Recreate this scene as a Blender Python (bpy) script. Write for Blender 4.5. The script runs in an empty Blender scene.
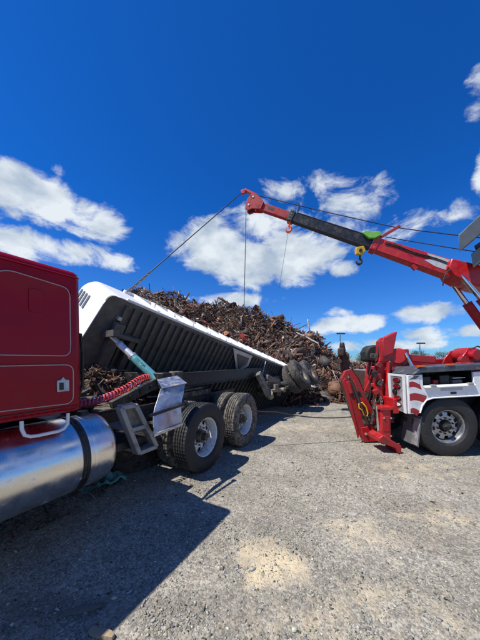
import bpy, bmesh, math, random
import numpy as np
from mathutils import Vector, Matrix

R = math.radians
random.seed(11)
rng = np.random.default_rng(11)
S = bpy.context.scene
COL = S.collection

# ------------------------------------------------------------------ camera
cam_d = bpy.data.cameras.new('camera')
cam_d.sensor_fit = 'VERTICAL'
cam_d.sensor_height = 36.0
cam_d.lens = 36.0 * 255.0 / 640.0
cam_d.shift_y = 40.0 / 640.0
cam_d.clip_start = 0.05
cam_d.clip_end = 5000
cam = bpy.data.objects.new('camera', cam_d)
COL.objects.link(cam)
cam.location = (0, 0, 1.7)
cam.rotation_euler = (R(90), 0, 0)
S.camera = cam
S.render.resolution_x, S.render.resolution_y = 768, 1024

# ------------------------------------------------------------------ sky and sun
SUN_EL = 59.0
SUN_AZ = 245.7            # clockwise from +Y (view direction)
SKY_STRENGTH = 0.062
S.view_settings.view_transform = 'Standard'
S.view_settings.look = 'None'
S.view_settings.exposure = 0.28
S.view_settings.gamma = 1.0

sun_d = bpy.data.lights.new('sun', 'SUN')
sun_d.energy = 5.0
sun_d.angle = R(0.53)
sun_d.color = (1.0, 0.96, 0.90)
sun = bpy.data.objects.new('sun', sun_d)
COL.objects.link(sun)
sv = Vector((math.sin(R(SUN_AZ)) * math.cos(R(SUN_EL)), math.cos(R(SUN_AZ)) * math.cos(R(SUN_EL)), math.sin(R(SUN_EL))))
sun.rotation_euler = (-sv).to_track_quat('-Z', 'Y').to_euler()
sun.location = sv * 50

world = bpy.data.worlds.new('World')
S.world = world
world.use_nodes = True
wn, wl = world.node_tree.nodes, world.node_tree.links
wn.clear()


def wnode(t, **kw):
    n = wn.new(t)
    for k, v in kw.items():
        setattr(n, k, v)
    return n


def wmath(op, a, b=None, c=None, clamp=False):
    n = wn.new('ShaderNodeMath')
    n.operation = op
    n.use_clamp = clamp
    for i, v in enumerate((a, b, c)):
        if v is None:
            continue
        if isinstance(v, (int, float)):
            n.inputs[i].default_value = v
        else:
            wl.new(v, n.inputs[i])
    return n.outputs[0]


sky = wnode('ShaderNodeTexSky', sky_type='NISHITA', sun_disc=False, sun_elevation=R(SUN_EL), sun_rotation=R(SUN_AZ))
sky.air_density = 1.0
sky.dust_density = 0.2
sky.ozone_density = 1.5
hs = wnode('ShaderNodeVectorMath', operation='MULTIPLY')
wl.new(sky.outputs[0], hs.inputs[0])

# clouds: azimuth / elevation blobs broken up by noise, all round the sky
tc = wnode('ShaderNodeTexCoord')
sp = wnode('ShaderNodeSeparateXYZ')
wl.new(tc.outputs['Generated'], sp.inputs[0])
az = wmath('ARCTAN2', sp.outputs[0], sp.outputs[1])
el = wmath('ARCSINE', sp.outputs[2])
hz = wnode('ShaderNodeMapRange', interpolation_type='SMOOTHSTEP')     # deep blue overhead, paler toward the horizon
wl.new(el, hz.inputs[0])
hz.inputs[1].default_value = -.05
hz.inputs[2].default_value = .55
tint = wnode('ShaderNodeMix', data_type='RGBA')
wl.new(hz.outputs[0], tint.inputs['Factor'])
tint.inputs['A'].default_value = (0.42, 0.93, 1.80, 1)
tint.inputs['B'].default_value = (0.09, 0.78, 1.94, 1)
wl.new(tint.outputs['Result'], hs.inputs[1])
ae = wnode('ShaderNodeCombineXYZ')
wl.new(az, ae.inputs[0])
wl.new(el, ae.inputs[1])


def sky_deg(px, py):
    return math.atan((px - 240) / 255), math.atan((360 - py) / math.hypot(255, px - 240))


CL = []   # azimuth, elevation, half width, half height (radians), weight
for px, py, rx, ry, w in [
        (0, 184, 48, 32, 1.0), (48, 202, 48, 25, 1.0), (94, 219, 36, 20, 1.0), (-50, 200, 60, 40, 1.0),
        (15, 242, 60, 17, 1.0), (75, 254, 46, 13, .95), (108, 262, 24, 9, .8), (57, 168, 10, 7, .5),
        (215, 246, 42, 26, 1.0), (250, 262, 44, 28, 1.0), (292, 258, 44, 28, .95), (262, 222, 40, 24, .7),
        (295, 192, 46, 16, .5), (350, 205, 44, 20, .58), (400, 230, 60, 16, .62), (345, 270, 16, 9, .8),
        (330, 225, 40, 20, .55), (225, 301, 52, 9, .8), (350, 324, 42, 9, .95), (425, 314, 34, 11, 1.0),
        (428, 333, 46, 7, .8), (472, 331, 20, 7, .9), (318, 330, 22, 6, .7), (478, 100, 16, 32, .55),
        (484, 172, 12, 22, .7), (340, 312, 16, 5, .6), (385, 345, 60, 6, .7)]:
    a0, e0 = sky_deg(px, py)
    a1, _ = sky_deg(px + rx, py)
    a2, _ = sky_deg(px - rx, py)
    _, e1 = sky_deg(px, py - ry)
    _, e2 = sky_deg(px, py + ry)
    CL.append((a0, e0, abs(a1 - a2) / 2 * 1.15, abs(e1 - e2) / 2 * 1.2, w))
cr = random.Random(4)
for k in range(16):       # the same kind of clouds continue round the rest of the sky
    a = R(60 + 240 * (k + cr.random() * .7) / 16)
    a = a - 2 * math.pi if a > math.pi else a
    CL.append((a, R(cr.uniform(8, 38)), R(cr.uniform(8, 20)), R(cr.uniform(3, 8)), cr.uniform(.7, 1)))
acc = None
for a0, e0, sa, se, w in CL:
    d = wnode('ShaderNodeVectorMath', operation='SUBTRACT')
    wl.new(ae.outputs[0], d.inputs[0])
    d.inputs[1].default_value = (a0, e0, 0)
    m = wnode('ShaderNodeVectorMath', operation='MULTIPLY')
    wl.new(d.outputs[0], m.inputs[0])
    m.inputs[1].default_value = (1 / sa, 1 / se, 0)
    q = wnode('ShaderNodeVectorMath', operation='DOT_PRODUCT')
    wl.new(m.outputs[0], q.inputs[0])
    wl.new(m.outputs[0], q.inputs[1])
    v = wmath('MULTIPLY_ADD', q.outputs['Value'], -w, w)
    acc = v if acc is None else wmath('SMOOTH_MAX', acc, v, 0.25)
n1 = wnode('ShaderNodeTexNoise')
n1.inputs['Scale'].default_value = 7.0
n1.inputs['Detail'].default_value = 11
n1.inputs['Roughness'].default_value = 0.62
n1.inputs['Distortion'].default_value = 0.35
mp = wnode('ShaderNodeMapping')
mp.inputs['Scale'].default_value = (1, 1, 1.7)
wl.new(tc.outputs['Generated'], mp.inputs[0])
wl.new(mp.outputs[0], n1.inputs['Vector'])
acc = wmath('MAXIMUM', acc, -1.2)
dens = wmath('MULTIPLY_ADD', wmath('SUBTRACT', n1.outputs['Fac'], 0.5), 3.4, acc)
mr = wnode('ShaderNodeMapRange', interpolation_type='SMOOTHSTEP')
wl.new(dens, mr.inputs[0])
mr.inputs[1].default_value = 0.12
mr.inputs[2].default_value = 0.82
n2 = wnode('ShaderNodeTexNoise')
n2.inputs['Scale'].default_value = 10.0
n2.inputs['Detail'].default_value = 6
mp2 = wnode('ShaderNodeMapping')
mp2.inputs['Location'].default_value = (0.05, 0.0, -0.06)
wl.new(mp.outputs[0], mp2.inputs[0])
wl.new(mp2.outputs[0], n2.inputs['Vector'])
crp = wnode('ShaderNodeValToRGB')
crp.color_ramp.elements[0].position = 0.34
crp.color_ramp.elements[0].color = (0.44, 0.53, 0.64, 1)
crp.color_ramp.elements[1].position = 0.62
crp.color_ramp.elements[1].color = (0.80, 0.86, 0.90, 1)
wl.new(n2.outputs['Fac'], crp.inputs[0])
csc = wnode('ShaderNodeVectorMath', operation='SCALE')
wl.new(crp.outputs[0], csc.inputs[0])
csc.inputs['Scale'].default_value = 0.86 / SKY_STRENGTH
cmix = wnode('ShaderNodeMix', data_type='RGBA')
wl.new(wmath('MULTIPLY', mr.outputs[0], 0.95), cmix.inputs['Factor'])
wl.new(hs.outputs[0], cmix.inputs['A'])
wl.new(csc.outputs[0], cmix.inputs['B'])
bgn = wnode('ShaderNodeBackground')
bgn.inputs['Strength'].default_value = SKY_STRENGTH
wl.new(cmix.outputs['Result'], bgn.inputs['Color'])
wo = wnode('ShaderNodeOutputWorld')
wl.new(bgn.outputs[0], wo.inputs['Surface'])


# ------------------------------------------------------------------ materials
MATS = {}


def mat(name, col, rough=0.5, metal=0.0, dirt=None, dirt_amt=0.0, dirt_scale=6.0, vary=0.12, bump=0.0,
        bump_scale=60.0, coat=0.0, spec=0.5, vscale=9.0):
    m = bpy.data.materials.new(name)
    m.use_nodes = True
    nt = m.node_tree
    b = nt.nodes['Principled BSDF']
    L = nt.links.new
    t = nt.nodes.new('ShaderNodeTexCoord')
    n = nt.nodes.new('ShaderNodeTexNoise')
    n.inputs['Scale'].default_value = vscale
    n.inputs['Detail'].default_value = 6
    L(t.outputs['Object'], n.inputs['Vector'])
    r = nt.nodes.new('ShaderNodeMapRange')
    L(n.outputs['Fac'], r.inputs[0])
    r.inputs[1].default_value = 0.3
    r.inputs[2].default_value = 0.7
    r.inputs[3].default_value = 1 - vary
    r.inputs[4].default_value = 1 + vary
    mu = nt.nodes.new('ShaderNodeVectorMath')
    mu.operation = 'SCALE'
    mu.inputs[0].default_value = col
    L(r.outputs[0], mu.inputs['Scale'])
    out = mu.outputs[0]
    rr = nt.nodes.new('ShaderNodeMapRange')
    L(n.outputs['Fac'], rr.inputs[0])
    rr.inputs[1].default_value = 0.3
    rr.inputs[2].default_value = 0.7
    rr.inputs[3].default_value = max(0.02, rough - 0.07)
    rr.inputs[4].default_value = min(1, rough + 0.1)
    rout = rr.outputs[0]
    if dirt:
        n2 = nt.nodes.new('ShaderNodeTexNoise')
        n2.inputs['Scale'].default_value = dirt_scale
        n2.inputs['Detail'].default_value = 9
        n2.inputs['Roughness'].default_value = 0.68
        L(t.outputs['Object'], n2.inputs['Vector'])
        d = nt.nodes.new('ShaderNodeMapRange')
        L(n2.outputs['Fac'], d.inputs[0])
        d.inputs[1].default_value = 0.62 - 0.35 * dirt_amt
        d.inputs[2].default_value = 0.86 - 0.35 * dirt_amt
        mx = nt.nodes.new('ShaderNodeMix')
        mx.data_type = 'RGBA'
        L(d.outputs[0], mx.inputs['Factor'])
        L(out, mx.inputs['A'])
        mx.inputs['B'].default_value = (*dirt, 1)
        out = mx.outputs['Result']
        rm = nt.nodes.new('ShaderNodeMix')
        L(d.outputs[0], rm.inputs['Factor'])
        L(rout, rm.inputs['A'])
        rm.inputs['B'].default_value = 0.9
        rout = rm.outputs['Result']
        if metal:
            mm = nt.nodes.new('ShaderNodeMapRange')
            L(d.outputs[0], mm.inputs[0])
            mm.inputs[3].default_value = metal
            mm.inputs[4].default_value = 0
            L(mm.outputs[0], b.inputs['Metallic'])
    else:
        b.inputs['Metallic'].default_value = metal
    if metal and not dirt:
        b.inputs['Metallic'].default_value = metal
    L(out, b.inputs['Base Color'])
    L(rout, b.inputs['Roughness'])
    b.inputs['Coat Weight'].default_value = coat
    b.inputs['Coat Roughness'].default_value = 0.06
    b.inputs['Specular IOR Level'].default_value = spec
    if bump:
        n3 = nt.nodes.new('ShaderNodeTexNoise')
        n3.inputs['Scale'].default_value = bump_scale
        n3.inputs['Detail'].default_value = 5
        L(t.outputs['Object'], n3.inputs['Vector'])
        bp = nt.nodes.new('ShaderNodeBump')
        bp.inputs['Strength'].default_value = bump
        bp.inputs['Distance'].default_value = 0.01
        L(n3.outputs['Fac'], bp.inputs['Height'])
        L(bp.outputs[0], b.inputs['Normal'])
    MATS[name] = m
    return m


DUST = (0.30, 0.25, 0.19)
RUST = (0.10, 0.045, 0.022)
mat('maroon_paint', (0.27, 0.002, 0.012), .32, 0, (.22, .03, .03), .10, 3.0, .06, coat=.12, spec=.18)
mat('red_paint', (0.43, 0.006, 0.010), .36, 0, (0.13, .04, .03), .34, 13.0, .16, coat=.3, bump=.05)
mat('red_worn', (0.40, 0.008, 0.012), .45, 0, (.08, .03, .025), .5, 9.0, .2, bump=.15)
mat('white_paint', (0.74, 0.75, 0.74), .35, 0, (.42, .38, .32), .2, 5.0, .05, coat=.3)
mat('white_dirty', (0.72, 0.72, 0.70), .5, 0, (.50, .46, .40), .30, 22.0, .05)
mat('trim_line', (0.45, 0.33, 0.30), .4)
mat('aluminium', (0.86, 0.84, 0.79), .28, 1.0, (.30, .28, .24), .08, 9.0, .10, bump=.05, bump_scale=18)
mat('fender_alu', (0.55, 0.56, 0.57), .34, .85, (.30, .28, .26), .30, 14.0, .18, bump=.08, bump_scale=20)
mat('step_alu', (0.30, 0.30, 0.295), .5, .5, (.15, .13, .11), .35, 10.0, .15)
mat('polished', (0.80, 0.80, 0.82), .17, 1.0, None, 0, 5, .06)
mat('galvanised', (0.50, 0.52, 0.53), .5, .75, (.30, .27, .22), .3, 8.0, .12)
mat('grey_box', (0.15, 0.165, 0.165), .5, .3, (.15, .14, .12), .2, 3.0, .1)
mat('rubber', (0.017, 0.017, 0.017), .65, 0, (.06, .053, .046), .28, 26.0, .2, bump=.2, bump_scale=120)
mat('disc_steel', (0.42, 0.42, 0.425), .3, .8, (.05, .045, .04), .35, 14, .15)
mat('rubber_dusty', (0.035, 0.033, 0.031), .85, 0, (.24, .205, .155), .58, 18.0, .2, bump=.07, bump_scale=140)
mat('rubber_grey', (0.045, 0.043, 0.041), .8, 0, (.15, .128, .10), .5, 14.0, .2, bump=.05, bump_scale=140)
mat('rim_white', (0.66, 0.66, 0.66), .42, 0, (.22, .18, .14), .3, 9.0, .06)
mat('dark_steel', (0.022, 0.022, 0.023), .42, .3, (.09, .075, .06), .32, 14.0, .25, bump=.15)
mat('greasy', (0.030, 0.026, 0.022), .6, .2, (.22, .17, .12), .52, 7.0, .3, bump=.4, bump_scale=30)
mat('dusty_steel', (0.16, 0.145, 0.125), .7, .2, (.36, .30, .23), .55, 7.0, .25, bump=.3)
mat('underside', (0.115, 0.110, 0.100), .55, .3, (.10, .082, .062), .5, 4.0, .3, bump=.2)
mat('arm_steel', (0.05, 0.045, 0.04), .6, .2, (.16, .13, .10), .4, 12.0, .2, bump=.2)
mat('rust_dark', (0.07, 0.032, 0.024), .75, .1, (.03, .025, .022), .5, 14, .3, bump=.4)
mat('black_paint', (0.012, 0.012, 0.013), .38, 0, (.06, .055, .05), .2, 5.0, .2)
mat('boom_wear', (0.035, 0.038, 0.04), .45, .3, (.12, .11, .10), .3, 8, .25)
mat('pale_steel', (0.72, 0.73, 0.74), .35, .5, (.4, .38, .35), .15, 12, .06)
mat('teal_paint', (0.16, 0.46, 0.46), .28, .35, (.25, .22, .18), .2, 9, .12)
mat('chrome_rod', (0.82, 0.82, 0.83), .14, 1.0, None, 0, 5, .05)
mat('cable_steel', (0.06, 0.06, 0.062), .5, .6)
mat('bluegrey', (0.07, 0.085, 0.105), .4, .3, DUST, .25, 6, .12)
mat('red_lens', (0.20, 0.006, 0.008), .18, 0, None, 0, 5, .1, coat=.8)
mat('amber_lens', (0.55, 0.10, 0.01), .2, 0, None, 0, 5, .1, coat=.8)
mat('orange_paint', (0.75, 0.13, 0.04), .45, 0, (.2, .08, .05), .2, 12)
mat('yellow_paint', (0.58, 0.38, 0.03), .45, 0, (.15, .1, .05), .3, 12)
mat('green_paint', (0.14, 0.40, 0.06), .45, 0, (.1, .2, .05), .15, 12)
mat('red_hose', (0.62, 0.06, 0.06), .45, 0, (.25, .15, .12), .2, 20)
mat('strap_red', (.05, .016, .015), .8, 0, (.02, .018, .016), .5, 30)
mat('blue_hose', (0.05, 0.12, 0.45), .45)
mat('glass_dark', (0.015, 0.018, 0.02), .06, 0, None, 0, 5, .1, coat=.5)
mat('ink', (0.02, 0.03, 0.035), .6)
mat('print_grey', (0.42, 0.44, 0.46), .5)
mat('flag_red', (0.33, 0.012, 0.02), .38, 0, (.25, .18, .15), .15, 8, coat=.3)
mat('flag_white', (0.66, 0.66, 0.66), .38, 0, (.35, .3, .26), .2, 8, coat=.3)
mat('wood', (0.36, 0.27, 0.17), .8, 0, (.18, .13, .08), .4, 14, .25, bump=.3)
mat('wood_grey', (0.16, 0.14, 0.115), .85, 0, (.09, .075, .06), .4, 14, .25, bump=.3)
mat('teal_sheet', (0.10, 0.30, 0.27), .5, 0, (.2, .17, .13), .35, 9)
mat('bark', (0.09, 0.07, 0.05), .9)


def attr_mat(name, rough, metal=0.0, bump=0.0, spec=0.4, noise_scale=25.0):
    m = bpy.data.materials.new(name)
    m.use_nodes = True
    nt = m.node_tree
    b = nt.nodes['Principled BSDF']
    a = nt.nodes.new('ShaderNodeVertexColor')
    a.layer_name = 'tint'
    t = nt.nodes.new('ShaderNodeTexCoord')
    n = nt.nodes.new('ShaderNodeTexNoise')
    n.inputs['Scale'].default_value = noise_scale
    n.inputs['Detail'].default_value = 5
    nt.links.new(t.outputs['Object'], n.inputs['Vector'])
    r = nt.nodes.new('ShaderNodeMapRange')
    nt.links.new(n.outputs['Fac'], r.inputs[0])
    r.inputs[1].default_value = .3
    r.inputs[2].default_value = .7
    r.inputs[3].default_value = .6
    r.inputs[4].default_value = 1.35
    mu = nt.nodes.new('ShaderNodeVectorMath')
    mu.operation = 'SCALE'
    nt.links.new(a.outputs[0], mu.inputs[0])
    nt.links.new(r.outputs[0], mu.inputs['Scale'])
    nt.links.new(mu.outputs[0], b.inputs['Base Color'])
    b.inputs['Roughness'].default_value = rough
    b.inputs['Metallic'].default_value = metal
    b.inputs['Specular IOR Level'].default_value = spec
    if bump:
        bp = nt.nodes.new('ShaderNodeBump')
        bp.inputs['Strength'].default_value = bump
        bp.inputs['Distance'].default_value = .01
        nt.links.new(n.outputs['Fac'], bp.inputs['Height'])
        nt.links.new(bp.outputs[0], b.inputs['Normal'])
    MATS[name] = m
    return m


attr_mat('scrap_metal', .68, .1, .3, .4, 14)
attr_mat('pebble', .9, 0, 0, .25, 60)
attr_mat('leaf', .65, 0, 0, .3, 3)


# ------------------------------------------------------------------ mesh helpers
def V(*a):
    return Vector(a)


class MB:
    def __init__(self):
        self.v, self.f = [], []

    def poly(self, verts, faces):
        o = len(self.v)
        self.v += [tuple(p) for p in verts]
        self.f += [tuple(i + o for i in f) for f in faces]
        return self

    def box(self, x0, x1, y0, y1, z0, z1, M=None):
        p = [V(x, y, z) for z in (z0, z1) for y in (y0, y1) for x in (x0, x1)]
        if M:
            p = [M @ q for q in p]
        return self.poly(p, [(0, 2, 3, 1), (4, 5, 7, 6), (0, 1, 5, 4), (2, 6, 7, 3), (0, 4, 6, 2), (1, 3, 7, 5)])

    def prism(self, pts, d):
        """closed polygon (3D points) extruded by vector d"""
        n = len(pts)
        pts = [Vector(p) for p in pts]
        d = Vector(d)
        nrm = Vector((0, 0, 0))
        for i in range(n):
            nrm += pts[i].cross(pts[(i + 1) % n])
        if nrm.dot(d) > 0:
            pts = pts[::-1]
        v = pts + [p + d for p in pts]
        return self.poly(v, [tuple(range(n)), tuple(range(2 * n - 1, n - 1, -1))] +
                         [(i, i + n, (i + 1) % n + n, (i + 1) % n) for i in range(n)])

    def beam(self, a, b, w, h, up=(0, 0, 1), w2=None, h2=None):
        """rectangular bar from a to b; w across, h along up"""
        a, b = Vector(a), Vector(b)
        t = (b - a).normalized()
        s = t.cross(Vector(up)).normalized()
        u = s.cross(t)
        w2 = w if w2 is None else w2
        h2 = h if h2 is None else h2
        p = []
        for c, ww, hh in ((a, w, h), (b, w2, h2)):
            for i, j in ((-1, -1), (1, -1), (1, 1), (-1, 1)):
                p.append(c + s * i * ww / 2 + u * j * hh / 2)
        return self.poly(p, [(0, 1, 2, 3), (7, 6, 5, 4), (0, 4, 5, 1), (1, 5, 6, 2), (2, 6, 7, 3), (3, 7, 4, 0)])

    def cyl(self, a, b, r, r2=None, n=16, caps=True):
        a, b = Vector(a), Vector(b)
        r2 = r if r2 is None else r2
        t = (b - a).normalized()
        s = t.orthogonal().normalized()
        u = t.cross(s)
        p = [c + (s * math.cos(2 * math.pi * i / n) + u * math.sin(2 * math.pi * i / n)) * rr
             for c, rr in ((a, r), (b, r2)) for i in range(n)]
        f = [(i, (i + 1) % n, (i + 1) % n + n, i + n) for i in range(n)]
        if caps:
            f += [tuple(range(n - 1, -1, -1)), tuple(range(n, 2 * n))]
        return self.poly(p, f)

    def tube(self, path, r, n=8, closed=False):
        path = [Vector(p) for p in path]
        m = len(path)
        p, prev = [], None
        for i, c in enumerate(path):
            if closed:
                t = path[(i + 1) % m] - path[i - 1]
            else:
                t = path[min(i + 1, m - 1)] - path[max(i - 1, 0)]
            t.normalize()
            s = t.orthogonal() if prev is None else prev - t * prev.dot(t)
            s.normalize()
            prev = s
            u = t.cross(s)
            rr = r[i] if isinstance(r, (list, tuple)) else r
            p += [c + (s * math.cos(2 * math.pi * k / n) + u * math.sin(2 * math.pi * k / n)) * rr for k in range(n)]
        f = []
        for i in range(m if closed else m - 1):
            j = (i + 1) % m
            f += [(i * n + k, i * n + (k + 1) % n, j * n + (k + 1) % n, j * n + k) for k in range(n)]
        if not closed:
            f += [tuple(range(n - 1, -1, -1)), tuple(range((m - 1) * n, m * n))]
        return self.poly(p, f)

    def lathe(self, prof, n=48, closed=True):
        """profile (x along axis, r) spun round local X"""
        m = len(prof)
        p = [V(x, r * math.cos(2 * math.pi * i / n), r * math.sin(2 * math.pi * i / n)) for i in range(n) for x, r in prof]
        f = []
        for i in range(n):
            j = (i + 1) % n
            for k in range(m if closed else m - 1):
                l = (k + 1) % m
                f.append((i * m + k, i * m + l, j * m + l, j * m + k))
        return self.poly(p, f)

    def xf(self, M, start=0):
        self.v = self.v[:start] + [tuple(M @ Vector(p)) for p in self.v[start:]]
        return self

    def mesh(self, name, m, smooth=30):
        me = bpy.data.meshes.new(name)
        me.from_pydata(self.v, [], self.f)
        bm = bmesh.new()
        bm.from_mesh(me)
        bmesh.ops.recalc_face_normals(bm, faces=bm.faces)
        bm.to_mesh(me)
        bm.free()
        if smooth:
            me.polygons.foreach_set('use_smooth', [True] * len(me.polygons))
            me.set_sharp_from_angle(angle=R(smooth))
        me.materials.append(MATS[m] if isinstance(m, str) else m)
        return me

    def build(self, name, m, parent=None, off=None, bevel=0, smooth=30):
        if off is not None:
            self.xf(Matrix.Translation(-Vector(off)))
        return link(name, self.mesh(name, m, smooth), parent, bevel)


def link(name, me, parent=None, bevel=0):
    o = bpy.data.objects.new(name, me)
    COL.objects.link(o)
    o.parent = parent
    if bevel:
        b = o.modifiers.new('bevel', 'BEVEL')
        b.width = bevel
        b.segments = 2
        b.limit_method = 'ANGLE'
        b.angle_limit = R(35)
    return o


def tag(o, label, cat, group=None):
    o['label'] = label
    o['category'] = cat
    if group:
        o['group'] = group
    return o


def thing(name, label, cat, loc=(0, 0, 0), rotz=0.0, group=None):
    o = bpy.data.objects.new(name, None)
    COL.objects.link(o)
    o.empty_display_size = .2
    o.location = loc
    o.rotation_euler = (0, 0, rotz)
    return tag(o, label, cat, group)


def copy_tree(o, parent=None):
    c = o.copy()
    COL.objects.link(c)
    c.parent = parent
    for ch in list(o.children):
        copy_tree(ch, c)
    return c


def round_poly(pts, r, n=6):
    """round the corners of a 2D polygon"""
    out = []
    m = len(pts)
    for i in range(m):
        p, a, b = Vector(pts[i]), Vector(pts[i - 1]), Vector(pts[(i + 1) % m])
        da, db = (a - p), (b - p)
        rr = min(r, da.length * .45, db.length * .45)
        s, e = p + da.normalized() * rr, p + db.normalized() * rr
        for k in range(n + 1):
            t = k / n
            out.append(s * (1 - t) ** 2 + p * 2 * t * (1 - t) + e * t * t)
    return out


def vnoise(x, y, seed=0):
    """smooth value noise on numpy arrays"""
    x, y = np.asarray(x, float), np.asarray(y, float)
    xi, yi = np.floor(x).astype(np.int64), np.floor(y).astype(np.int64)
    xf, yf = x - xi, y - yi
    xf, yf = xf * xf * (3 - 2 * xf), yf * yf * (3 - 2 * yf)

    def h(a, b):
        n = (a * 374761393 + b * 668265263 + seed * 974634777) & 0xffffffff
        n = ((n ^ (n >> 13)) * 1274126177) & 0xffffffff
        return ((n ^ (n >> 16)) & 0xffff) / 65535.0
    return (h(xi, yi) * (1 - xf) + h(xi + 1, yi) * xf) * (1 - yf) + (h(xi, yi + 1) * (1 - xf) + h(xi + 1, yi + 1) * xf) * yf


def ground_h(x, y):
    x, y = np.asarray(x, float), np.asarray(y, float)
    h = (vnoise(x * .6, y * .6, 1) - .5) * .05 + (vnoise(x * 2.3, y * 2.3, 2) - .5) * .022 + (vnoise(x * 8, y * 8, 3) - .5) * .008
    return h * np.clip(1 - (np.hypot(x, y) - 25) / 40, 0, 1) - .015


# ------------------------------------------------------------------ ground
def build_ground():
    N = 360
    t = np.linspace(-1, 1, N)
    g = np.sinh(t * 6.2) / np.sinh(6.2) * 1800
    X, Y = np.meshgrid(g + 0.5, g + 3.0, indexing='ij')
    Z = ground_h(X, Y)
    v = np.stack([X, Y, Z], -1).reshape(-1, 3)
    i = np.arange(N * N).reshape(N, N)
    f = np.stack([i[:-1, :-1], i[1:, :-1], i[1:, 1:], i[:-1, 1:]], -1).reshape(-1, 4)
    me = bpy.data.meshes.new('ground')
    me.vertices.add(len(v))
    me.vertices.foreach_set('co', v.ravel())
    me.loops.add(f.size)
    me.loops.foreach_set('vertex_index', f.ravel())
    me.polygons.add(len(f))
    me.polygons.foreach_set('loop_start', np.arange(0, f.size, 4))
    me.polygons.foreach_set('use_smooth', np.ones(len(f), bool))
    me.update()
    m = bpy.data.materials.new('gravel_ground')
    m.use_nodes = True
    nt = m.node_tree
    L = nt.links.new
    b = nt.nodes['Principled BSDF']
    b.inputs['Roughness'].default_value = .95
    b.inputs['Specular IOR Level'].default_value = .15
    tcn = nt.nodes.new('ShaderNodeTexCoord')

    def noise(scale, detail=6, rough=.6):
        n = nt.nodes.new('ShaderNodeTexNoise')
        n.inputs['Scale'].default_value = scale
        n.inputs['Detail'].default_value = detail
        n.inputs['Roughness'].default_value = rough
        L(tcn.outputs['Object'], n.inputs['Vector'])
        return n.outputs['Fac']

    def rng_(v_, a, b_, c, d):
        n = nt.nodes.new('ShaderNodeMapRange')
        L(v_, n.inputs[0])
        for k, q in enumerate((a, b_, c, d)):
            n.inputs[k + 1].default_value = q
        return n.outputs[0]

    def mixc(f_, a, c):
        n = nt.nodes.new('ShaderNodeMix')
        n.data_type = 'RGBA'
        if isinstance(f_, float):
            n.inputs['Factor'].default_value = f_
        else:
            L(f_, n.inputs['Factor'])
        for s_, q in (('A', a), ('B', c)):
            if isinstance(q, tuple):
                n.inputs[s_].default_value = (*q, 1)
            else:
                L(q, n.inputs[s_])
        return n.outputs['Result']

    def mth(op, a, c, clamp=False):
        n = nt.nodes.new('ShaderNodeMath')
        n.operation = op
        n.use_clamp = clamp
        for k, q in enumerate((a, c)):
            if isinstance(q, (int, float)):
                n.inputs[k].default_value = q
            else:
                L(q, n.inputs[k])
        return n.outputs[0]
    base = mixc(rng_(noise(1.3, 8), .35, .65, 0, 1), (.238, .215, .172), (.325, .298, .242))
    # stones in the surface: voronoi cells with their own greys
    vo = nt.nodes.new('ShaderNodeTexVoronoi')
    vo.inputs['Scale'].default_value = 75
    L(tcn.outputs['Object'], vo.inputs['Vector'])
    sep = nt.nodes.new('ShaderNodeSeparateColor')
    L(vo.outputs['Color'], sep.inputs[0])
    stone = rng_(sep.outputs[0], 0, 1, .62, 1.42)
    vo2 = nt.nodes.new('ShaderNodeTexVoronoi')
    vo2.inputs['Scale'].default_value = 28
    L(tcn.outputs['Object'], vo2.inputs['Vector'])
    sep2 = nt.nodes.new('ShaderNodeSeparateColor')
    L(vo2.outputs['Color'], sep2.inputs[0])
    stone = mth('MULTIPLY', stone, rng_(sep2.outputs[1], 0, 1, .8, 1.2))
    # sandy spots
    pos = nt.nodes.new('ShaderNodeSeparateXYZ')
    L(tcn.outputs['Object'], pos.inputs[0])
    sand = None
    for (cx, cy, rx, ry, w) in [(.26, 2.18, .36, .34, 1.0), (1.20, 2.55, .45, .25, .42), (.42, 1.66, .4, .25, .38),
                                (2.15, 2.75, .6, .3, .36), (1.0, 1.75, .5, .4, .25), (2.6, 4.0, .9, .4, .3),
                                (4.4, 3.1, 1.0, .5, .5), (-3.5, -2, 1.2, .8, .6), (6.0, 5.0, 1.5, 1.0, .4), (1.6, 6.4, 1.2, .5, .3)]:
        dx = mth('DIVIDE', mth('SUBTRACT', pos.outputs[0], cx), rx)
        dy = mth('DIVIDE', mth('SUBTRACT', pos.outputs[1], cy), ry)
        q = mth('SUBTRACT', 1.0, mth('ADD', mth('MULTIPLY', dx, dx), mth('MULTIPLY', dy, dy)))
        q = mth('MULTIPLY', mth('MAXIMUM', q, -1.0), w)
        sand = q if sand is None else mth('MAXIMUM', sand, q)
    sf = rng_(mth('ADD', sand, mth('MULTIPLY', mth('SUBTRACT', noise(4.0, 9, .72), .5), 3.6)), .05, 1.0, 0, .9)
    sc = nt.nodes.new('ShaderNodeVectorMath')
    sc.operation = 'SCALE'
    L(base, sc.inputs[0])
    L(stone, sc.inputs['Scale'])
    sandc = mixc(noise(30, 4), (.52, .42, .26), (.68, .56, .37))
    col = mixc(sf, sc.outputs[0], sandc)
    # long wheel tracks along the lot, worn darker and finer
    mpn = nt.nodes.new('ShaderNodeMapping')
    mpn.inputs['Rotation'].default_value = (0, 0, R(-62))
    mpn.inputs['Scale'].default_value = (.16, 1.5, 1)
    L(tcn.outputs['Object'], mpn.inputs[0])
    ntr = nt.nodes.new('ShaderNodeTexNoise')
    ntr.inputs['Scale'].default_value = 1.0
    ntr.inputs['Detail'].default_value = 7
    ntr.inputs['Roughness'].default_value = .65
    L(mpn.outputs[0], ntr.inputs['Vector'])
    col = mixc(rng_(ntr.outputs['Fac'], .50, .70, 0, .55), col, (.15, .13, .108))
    # trodden dark dirt and oil in blotches
    dk = mth('MULTIPLY', rng_(noise(.55, 7, .65), .50, .68, 0, .5), rng_(noise(11, 6, .7), .3, .6, .3, 1))
    col = mixc(dk, col, (.085, .075, .062))
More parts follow.
